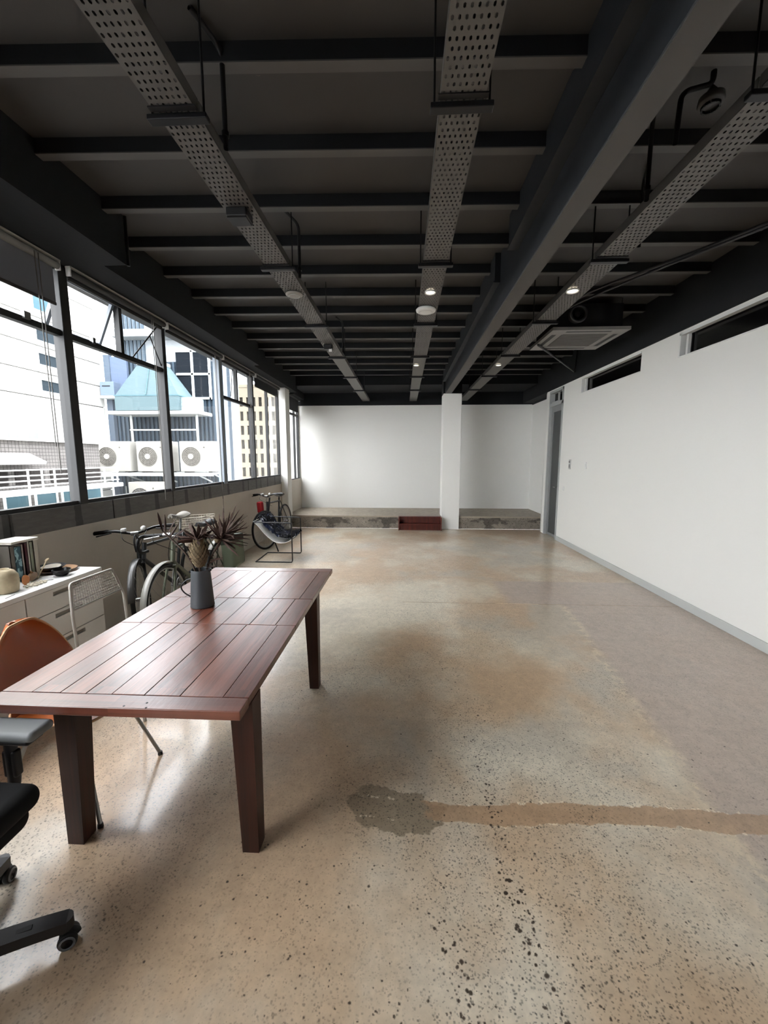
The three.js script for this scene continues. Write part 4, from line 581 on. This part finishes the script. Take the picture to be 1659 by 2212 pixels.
// ---------------------------------------------------------------- sling chair, throw, step
{
  const t = thing('sling_chair', 'white sling lounge chair on a thin black tube frame', 'chair', [-1.95, 0, -6.1]);
  const Zn = 0.3, fr = M.black, r = 0.009;
  for (const s of [1, -1]) { const z = s * Zn, sx = s > 0 ? 0 : -0.02; part(t, 'side_frame', [bent([[-0.26 + sx, 0.009, z], [0.3 + sx, 0.009, z], [0.3 + sx, 0.6, z], [-0.27 + sx, 0.61, z]], r, 8, 0.02)], fr); }
  part(t, 'cross_tube', [bar([0.3, 0.36, Zn], [0.28, 0.36, -Zn], r), bar([-0.27, 0.61, Zn], [-0.29, 0.61, -Zn], r), bar([-0.26, 0.009, Zn], [-0.28, 0.009, -Zn], r)], fr);
  part(t, 'rear_leg', [tube([[-0.2, 0.46, -Zn], [-0.19, 0.28, -Zn - 0.02], [-0.12, 0.012, -Zn - 0.06]], 0.012, 20, 8)], fr);
  const c = new THREE.CatmullRomCurve3([V(-0.285, 0.615, 0), V(-0.22, 0.54, 0), V(-0.1, 0.38, 0), V(0.04, 0.27, 0), V(0.16, 0.265, 0), V(0.25, 0.31, 0), V(0.3, 0.37, 0)]);
  part(t, 'sling', [sheet((u, v) => { const p = c.getPoint(v), s = 2 * u - 1, e = Math.sin(Math.PI * v); return V(p.x - 0.01 * (s < 0 ? 1 : 0), p.y + 0.035 * s * s * e, s * (Zn - 0.008 - 0.02 * e)); }, 12, 32, 0.006)], std('#eceae5', 0.8));
  const th = thing('throw', 'dark shaggy throw heaped over the sling chair seat', 'throw', [-1.95, 0, -6.1]);
  const nz = (a, b) => at(nC, a, b) - 0.5;
  const drape = sheet((u, v) => { const p = c.getPoint(0.02 + 0.86 * v); return V(p.x + 0.02 + 0.05 * nz(u, v), p.y + 0.06 + 0.06 * nz(v, u) + 0.05 * Math.sin(Math.PI * v), -0.27 + u * 0.42 + 0.04 * nz(v * 2, u)); }, 24, 30, 0.05);
  part(th, 'pile', [drape], std('#ffffff', 0.98, { map: texture(256, 256, (u, v) => { const a = at(nC, u, v), b = at(nA, u, v); return a > 0.7 ? [150, 152, 162] : b > 0.56 ? [30, 38, 62] : [19, 18, 22]; }) }));
  const hair = []; for (let i = 0; i < 900; i++) { const u = rnd(), v = rnd(), p = c.getPoint(0.02 + 0.86 * v), x = p.x + 0.02, y = p.y + 0.09 + 0.05 * Math.sin(Math.PI * v), z = -0.27 + u * 0.42; hair.push(bar([x, y - 0.03, z], [x + rr(-0.02, 0.03), y + rr(0.015, 0.05), z + rr(-0.02, 0.02)], 0.0022, 3, 0.0005)); }
  part(th, 'tufts', hair, std('#26262e', 0.95)).userData.kind = 'stuff';
  const s = thing('wooden_step', 'red-brown two-tread wooden step in front of the platform', 'step', [0.36, 0, -8.72]);
  const sw = std('#ffffff', 0.5, { map: wood, color: '#d08a7c' });
  for (const x of [-0.465, 0.445]) part(s, 'side_board', [lim(x, x + 0.02, 0, 0.285, -0.12, 0.115)], sw);
  part(s, 'tread', [lim(-0.445, 0.445, 0.125, 0.145, -0.06, 0.11)], sw); part(s, 'tread', [lim(-0.445, 0.445, 0.262, 0.285, -0.125, -0.005)], sw); part(s, 'riser', [lim(-0.445, 0.445, 0, 0.125, 0.05, 0.065)], sw); part(s, 'riser', [lim(-0.445, 0.445, 0.145, 0.262, -0.075, -0.06)], sw); part(s, 'back_board', [lim(-0.445, 0.445, 0.0, 0.262, -0.128, -0.113)], sw);
}

// ---------------------------------------------------------------- outside the windows
{
  const std = (color, roughness = 0.6, o = {}) => new THREE.MeshPhysicalMaterial({ color, roughness: 0.9, specularIntensity: 0.15, ...o });   // weathered, matt
  structMesh('ground', 'grey street surface far below the windows', 'ground', [lim(-160, 40, -9.2, -9, -160, 60)], std('#6a6a68', 0.9));
  // white panel building across the lane
  const wb = std('#b4b3ae', 0.7), seamM = std('#4a4946', 0.8), blueG = std('#3c525a', 0.25), darkG = std('#272e33', 0.25);
  const b = thing('white_building', 'white panelled building with a column of small windows', 'building', [-9, 0, -9]);
  const wins = [[-9.94, -10.62, 5.15, 5.68], [-9.93, -10.62, 4.42, 4.78], [-9.9, -10.6, 3.84, 4.17], [-9.88, -10.58, 3.2, 3.52]];
  part(b, 'wall', [lim(-6, -0.06, -9, 10, -3.05, 8)], seamM);
  const cuts = [[-3.05, -1.66], [-1.66, -0.86], [-0.86, 0.6], [0.6, 2.2], [2.2, 4.2], [4.2, 8]], rowsY = [-9, -1.5, 0.6, 1.3, 2.0, 3.06, 3.66, 4.3, 4.98, 5.8, 6.6, 7.4, 8.4, 10];
  for (let c = 0; c < cuts.length; c++) for (let r = 0; r + 1 < rowsY.length; r++) {
    const [z0, z1] = cuts[c], y0 = rowsY[r], y1 = rowsY[r + 1], win = c === 1 && wins.find(([, , a, d]) => (a + d) / 2 > y0 && (a + d) / 2 < y1);
    if (win) { const [, , a, d] = win; part(b, 'wall_panel', [lim(-0.06, 0, y0 + 0.012, a, z0 + 0.012, z1 - 0.012), lim(-0.06, 0, d, y1 - 0.012, z0 + 0.012, z1 - 0.012), lim(-0.06, 0, a, d, z0 + 0.012, z0 + 0.07), lim(-0.06, 0, a, d, z1 - 0.07, z1 - 0.012)], wb); const w = part(b, 'window', [lim(-0.05, -0.02, a, a + 0.03, z0 + 0.07, z1 - 0.07), lim(-0.05, -0.02, d - 0.03, d, z0 + 0.07, z1 - 0.07)], std('#b9bbb9', 0.5)); part(w, 'pane', [lim(-0.058, -0.045, a, d, z0 + 0.07, z1 - 0.07)], a > 5 ? blueG : darkG); }
    else part(b, 'wall_panel', [lim(-0.06, 0, y0 + 0.012, y1 - 0.012, z0 + 0.012, z1 - 0.012)], wb);
  }
  part(b, 'window', [lim(0, 0.05, 2.02, 2.85, -0.62, 1.6)], std('#6a8186', 0.35), 'wide pale blue window strip'); part(b, 'window_bar', [-0.62, 0.1, 0.82, 1.55].map((z) => lim(0.05, 0.07, 2.02, 2.85, z - 0.02, z + 0.02)), wb);
  // lower annex with a railing in front
  const an = thing('lower_annex', 'grey tiled annex with a sloping roof edge and window row', 'building', [-7.2, 0, -8]);
  const tile = std('#ffffff', 0.8, { map: texture(256, 256, (u, v) => { const g = (u * 16 % 1 < 0.12 || v * 16 % 1 < 0.12) ? 0.55 : 1; return mul3(mix3([84, 81, 80], [108, 105, 102], at(nA, u, v)), g); }, true, [0.9, 0.9]) });
  part(an, 'wall', [lim(-1.4, 0, -9, 1.88, -1.3, 8)], tile);
  part(an, 'roof_edge', [lim(-1.5, 0.08, 1.88, 1.93, -1.35, 8)], std('#d4d3ce', 0.6));
  part(an, 'lower_roof', [xf(box(0.45, 0.05, 2.2), { r: [0, 0, -0.45], t: [0.12, 1.56, 1.6] })], std('#bdbcb8', 0.6));
  for (let k = 0; k < 7; k++) { const z0 = -1.25 + k * 0.62; const w = part(an, 'window', [lim(0, 0.03, 0.1, 0.14, z0, z0 + 0.52), lim(0, 0.03, 0.86, 0.9, z0, z0 + 0.52), lim(0, 0.03, 0.1, 0.9, z0, z0 + 0.035), lim(0, 0.03, 0.1, 0.9, z0 + 0.485, z0 + 0.52)], std('#cfd2d2', 0.5)); part(w, 'pane', [lim(0, 0.012, 0.14, 0.86, z0 + 0.03, z0 + 0.49)], blueG); }
  for (let k = 0; k < 6; k++) part(an, 'dark_slot', [lim(0.0, 0.015, 1.06, 1.34, -1.25 + k * 0.75, -0.65 + k * 0.75)], std('#262322', 0.8));
  const rl = thing('balcony_railing', 'white pipe railing with four bars in front of the annex', 'railing', [-6.7, 0, -8]), rm = std('#b9b9b6', 0.5);
  for (const y of [1.06, 1.15, 1.24, 1.34]) part(rl, 'rail', [bar([0, y, -1.2], [0, y, 4], 0.013)], rm);
  for (const z of [-1.15, -0.75, -0.15, 0.55, 0.82, 1.1, 1.8, 2.5, 3.2]) part(rl, 'post', [bar([0, 0.98, z], [0, 1.36, z], 0.018)], rm); part(rl, 'kerb', [lim(-0.3, 0.06, 0.9, 0.985, -1.25, 4)], rm);
  // corrugated grey-blue building
  const g = thing('corrugated_building', 'grey-blue corrugated metal building behind the outdoor units', 'building', [-7.3, 0, -12.2]), corr = std('#2c343c', 0.5), rib = [];
  part(g, 'wall', [lim(-1.66, 1.85, -9, 4.42, -0.6, -0.06)], corr);
  for (let x = -1.46; x < 1.75; x += 0.13) rib.push(lim(x, x + 0.06, 0.0, 4.4, -0.06, -0.01)); part(g, 'corrugation', rib, std('#3d4852', 0.5));
  part(g, 'corner_post', [lim(-1.66, -1.48, -2, 4.6, 0, 0.14)], std('#4d5661', 0.5)); part(g, 'flat_panel', [lim(-1.5, -0.98, 3.6, 4.55, 0.02, 0.1)], std('#545f72', 0.45));
  part(g, 'upper_wall', [lim(-1.2, 1.85, 4.42, 6.5, -0.6, -0.1)], std('#8c9094', 0.6)); part(g, 'upper_ribs', [...Array(6)].map((_, i) => lim(-1.15 + i * 0.12, -1.08 + i * 0.12, 4.42, 6.5, -0.1, -0.04)), std('#4a545d', 0.5)); part(g, 'eave', [lim(-1.2, 1.85, 5.05, 5.25, -0.1, 0.35)], std('#83888b', 0.6));
  const dw = part(g, 'window', [lim(0.52, 1.55, 3.3, 3.36, 0.05, 0.1), lim(0.52, 1.55, 4.0, 4.06, 0.05, 0.1), lim(0.98, 1.04, 3.3, 4.7, 0.05, 0.1), lim(1.5, 1.56, 3.3, 4.7, 0.05, 0.1), lim(0.52, 1.56, 4.66, 4.72, 0.05, 0.1)], std('#cfd6d9', 0.5)); part(dw, 'pane', [lim(0.52, 1.55, 3.3, 4.7, 0.02, 0.06)], std('#14181d', 0.3));
  part(g, 'end_column', [lim(1.78, 1.88, -9, 6.5, -0.3, 0.06)], std('#5d656d', 0.5));
  const eb = thing('wall_box', 'small grey service box fixed to the corrugated building', 'box', [-8.72, 3.58, -11.95]); part(eb, 'box_body', [rbox(0.42, 0.4, 0.3, 0.01)], std('#5f6b7c', 0.4)); part(eb, 'box_slot', [lim(-0.14, 0.1, 0.06, 0.09, 0.15, 0.158)], M.black); part(eb, 'bracket', [lim(-0.25, 0.22, -0.27, -0.2, -0.15, 0.15)], std('#cfd3d4', 0.5));
  // exhaust hood on its stand
  const h = thing('exhaust_hood', 'pale blue metal exhaust hood on a white steel stand', 'exhaust hood', [-7.15, 0, -11.62]), hm = std('#516064', 0.4, { metalness: 0.15 });
  const fr = new THREE.CylinderGeometry(0.5, 1.22, 0.86, 4, 1).rotateY(Math.PI / 4).scale(1.05, 1, 0.5).translate(0, 3.72, 0);
  part(h, 'hood_cone', [fr.toNonIndexed()].map((q) => { q.computeVertexNormals(); return q; }), hm); part(h, 'hood_box', [lim(-0.92, 0.9, 2.88, 3.29, -0.44, 0.44)], hm); part(h, 'hood_cap', [lim(-0.38, 0.38, 4.15, 4.24, -0.2, 0.2)], std('#878e8d', 0.4));
  part(h, 'hood_seam', [lim(-0.94, 0.92, 3.27, 3.3, -0.45, 0.45), bar([0, 3.3, 0.47], [0, 4.14, 0.2], 0.012)], std('#496067', 0.4)); part(h, 'side_box', [lim(0.9, 1.25, 2.88, 3.25, -0.3, 0.3)], std('#768689', 0.4));
  const sm = std('#9da09f', 0.5); part(h, 'shelf', [lim(-1.2, 1.45, 2.78, 2.87, -0.38, 0.42)], sm);
  for (const x of [-0.72, 0.28, 1.22]) part(h, 'stand_leg', [bar([x, 1.18, 0.1], [x, 2.78, 0.1], 0.035)], sm); part(h, 'cross_bar', [bar([-0.76, 2.36, 0.12], [1.25, 2.36, 0.12], 0.025)], sm);
  // outdoor units
  const ld = thing('unit_shelf', 'white steel shelf carrying the outdoor units', 'shelf', [-7.0, 0, -11.3]); part(ld, 'shelf_plate', [lim(-1.68, 1.75, 1.1, 1.149, -0.7, 0.35)], sm); part(ld, 'shelf_edge', [lim(-1.68, 1.75, 1.06, 1.149, 0.35, 0.38)], sm); for (const x of [-1.9, -0.9, 0.1, 1.2, 1.7]) part(ld, 'shelf_bracket', [bar([x, 0.84, -0.66], [x, 1.1, 0.2], 0.025)], sm);
  const um = std('#8e8c86', 0.5), gr = std('#6f6c66', 0.5);
  const unit = (label, at3, grp, dark) => {
    const u = thing('outdoor_unit', label, 'air conditioner', at3, 0, grp);
    part(u, 'casing', [uvm(new RoundedBoxGeometry(1.0, 0.84, 0.4, 2, 0.02).translate(0, 0.42, 0))], um); part(u, 'side_panel', [lim(0.28, 0.5, 0.02, 0.82, 0.2, 0.208)], std('#8e8b84', 0.5));
    const gl = part(u, 'fan_grille', [0.06, 0.1, 0.14, 0.18, 0.22, 0.26].map((r) => new THREE.TorusGeometry(r, 0.008, 5, 36).translate(-0.17, 0.42, 0.215)).concat([...Array(12)].map((_, i) => bar([-0.17, 0.42, 0.215], [-0.17 + Math.cos(i * 0.5236) * 0.26, 0.42 + Math.sin(i * 0.5236) * 0.26, 0.215], 0.005, 4))), gr);
    part(gl, 'fan_opening', [cyl(0.265, 0.265, 0.006, 0, 0, 0, 36).rotateX(Math.PI / 2).translate(-0.17, 0.42, 0.2)], std(dark ? '#303238' : '#4c4a46', 0.6)); part(u, 'fan_hub', [cyl(0.075, 0.075, 0.02, 0, 0, 0, 24).rotateX(Math.PI / 2).translate(-0.17, 0.42, 0.215)], um);
    part(u, 'maker_mark', [xf(new THREE.ConeGeometry(0.03, 0.05, 3), { s: [1, 1, 0.1], t: [0.2, 0.68, 0.203] })], std('#55524c', 0.6)); part(u, 'foot', [lim(-0.4, -0.3, -0.03, 0.01, -0.18, 0.18), lim(0.3, 0.4, -0.03, 0.01, -0.18, 0.18)], M.darkMetal); return u;
  };
  const gp = 'outdoor units on the steel shelf';
  const u1 = unit('outdoor unit on the steel shelf at the corner of the white building', [-8.16, 1.18, -11.25], gp); dup(u1, [-6.98, 1.18, -11.25], 0, 'middle one of the three outdoor units on the steel shelf'); dup(u1, [-5.74, 1.18, -11.25], 0, 'outdoor unit on the steel shelf next to the grey end column');
  unit('outdoor unit with a dark fan standing below the steel shelf', [-7.05, 0.06, -10.9], undefined, true);
  const dk = thing('service_deck', 'low service deck under the lower outdoor unit', 'deck', [-7, 0, -11]); part(dk, 'deck_plate', [lim(-1.6, 1.9, -0.06, 0.028, -0.98, 0.4)], std('#4a555d', 0.7)); for (let k = 0; k < 8; k++) part(dk, 'baluster', [bar([-1.5 + k * 0.45, 0.03, -0.95], [-1.5 + k * 0.45, 0.7, -0.95], 0.02)], sm);
  // tower block
  const tw = thing('tower_block', 'tall cream tower block with a grid of dark windows', 'building', [-24.6, 0, -70]), tc = std('#625c51', 0.8), tg = std('#1c1a18', 0.4);
  const tx = [-3.7, -2.55, -1.5, -0.4, 0.75, 1.85], floorsY = [-6.4, -4.0, -1.6, 0.8, 3.2, 5.6, 8.0, 10.4];
  part(tw, 'wall', [lim(-4.6, 3.6, -9, 13.6, -8, -0.3)], tg);
  for (let k = 0; k <= floorsY.length; k++) part(tw, 'floor_band', [lim(-4.6, 3.6, k ? floorsY[k - 1] + 1.55 : -9, k < floorsY.length ? floorsY[k] : 13.6, -0.3, 0)], tc);
  for (let r = 0; r < floorsY.length; r++) { const e = [-4.6, ...tx.flatMap((x) => [x, x + 0.55]), 3.6]; for (let i = 0; i < e.length; i += 2) part(tw, 'pier', [lim(e[i], e[i + 1], floorsY[r], floorsY[r] + 1.55, -0.3, 0)], tc); for (const x of tx) part(tw, 'window', [lim(x + 0.25, x + 0.3, floorsY[r], floorsY[r] + 1.55, -0.28, -0.2), lim(x, x + 0.55, floorsY[r] + 0.75, floorsY[r] + 0.8, -0.28, -0.2)], std('#3a3732', 0.6)); }
  part(tw, 'parapet', [lim(-4.7, 3.7, 13.6, 14.1, -8, 0.1)], tc);
  const pb = thing('pale_building', 'pale blank building beside the tower block', 'building', [-17.6, 0, -40]); part(pb, 'wall', [lim(-1.0, 0.75, -9, 12, -1.5, 0)], std('#9a9da0', 0.7)); part(pb, 'parapet', [lim(-1.05, 0.8, 12, 12.3, -1.5, 0.08)], std('#c9cbcd', 0.7));
}
renderer.render(scene, camera);
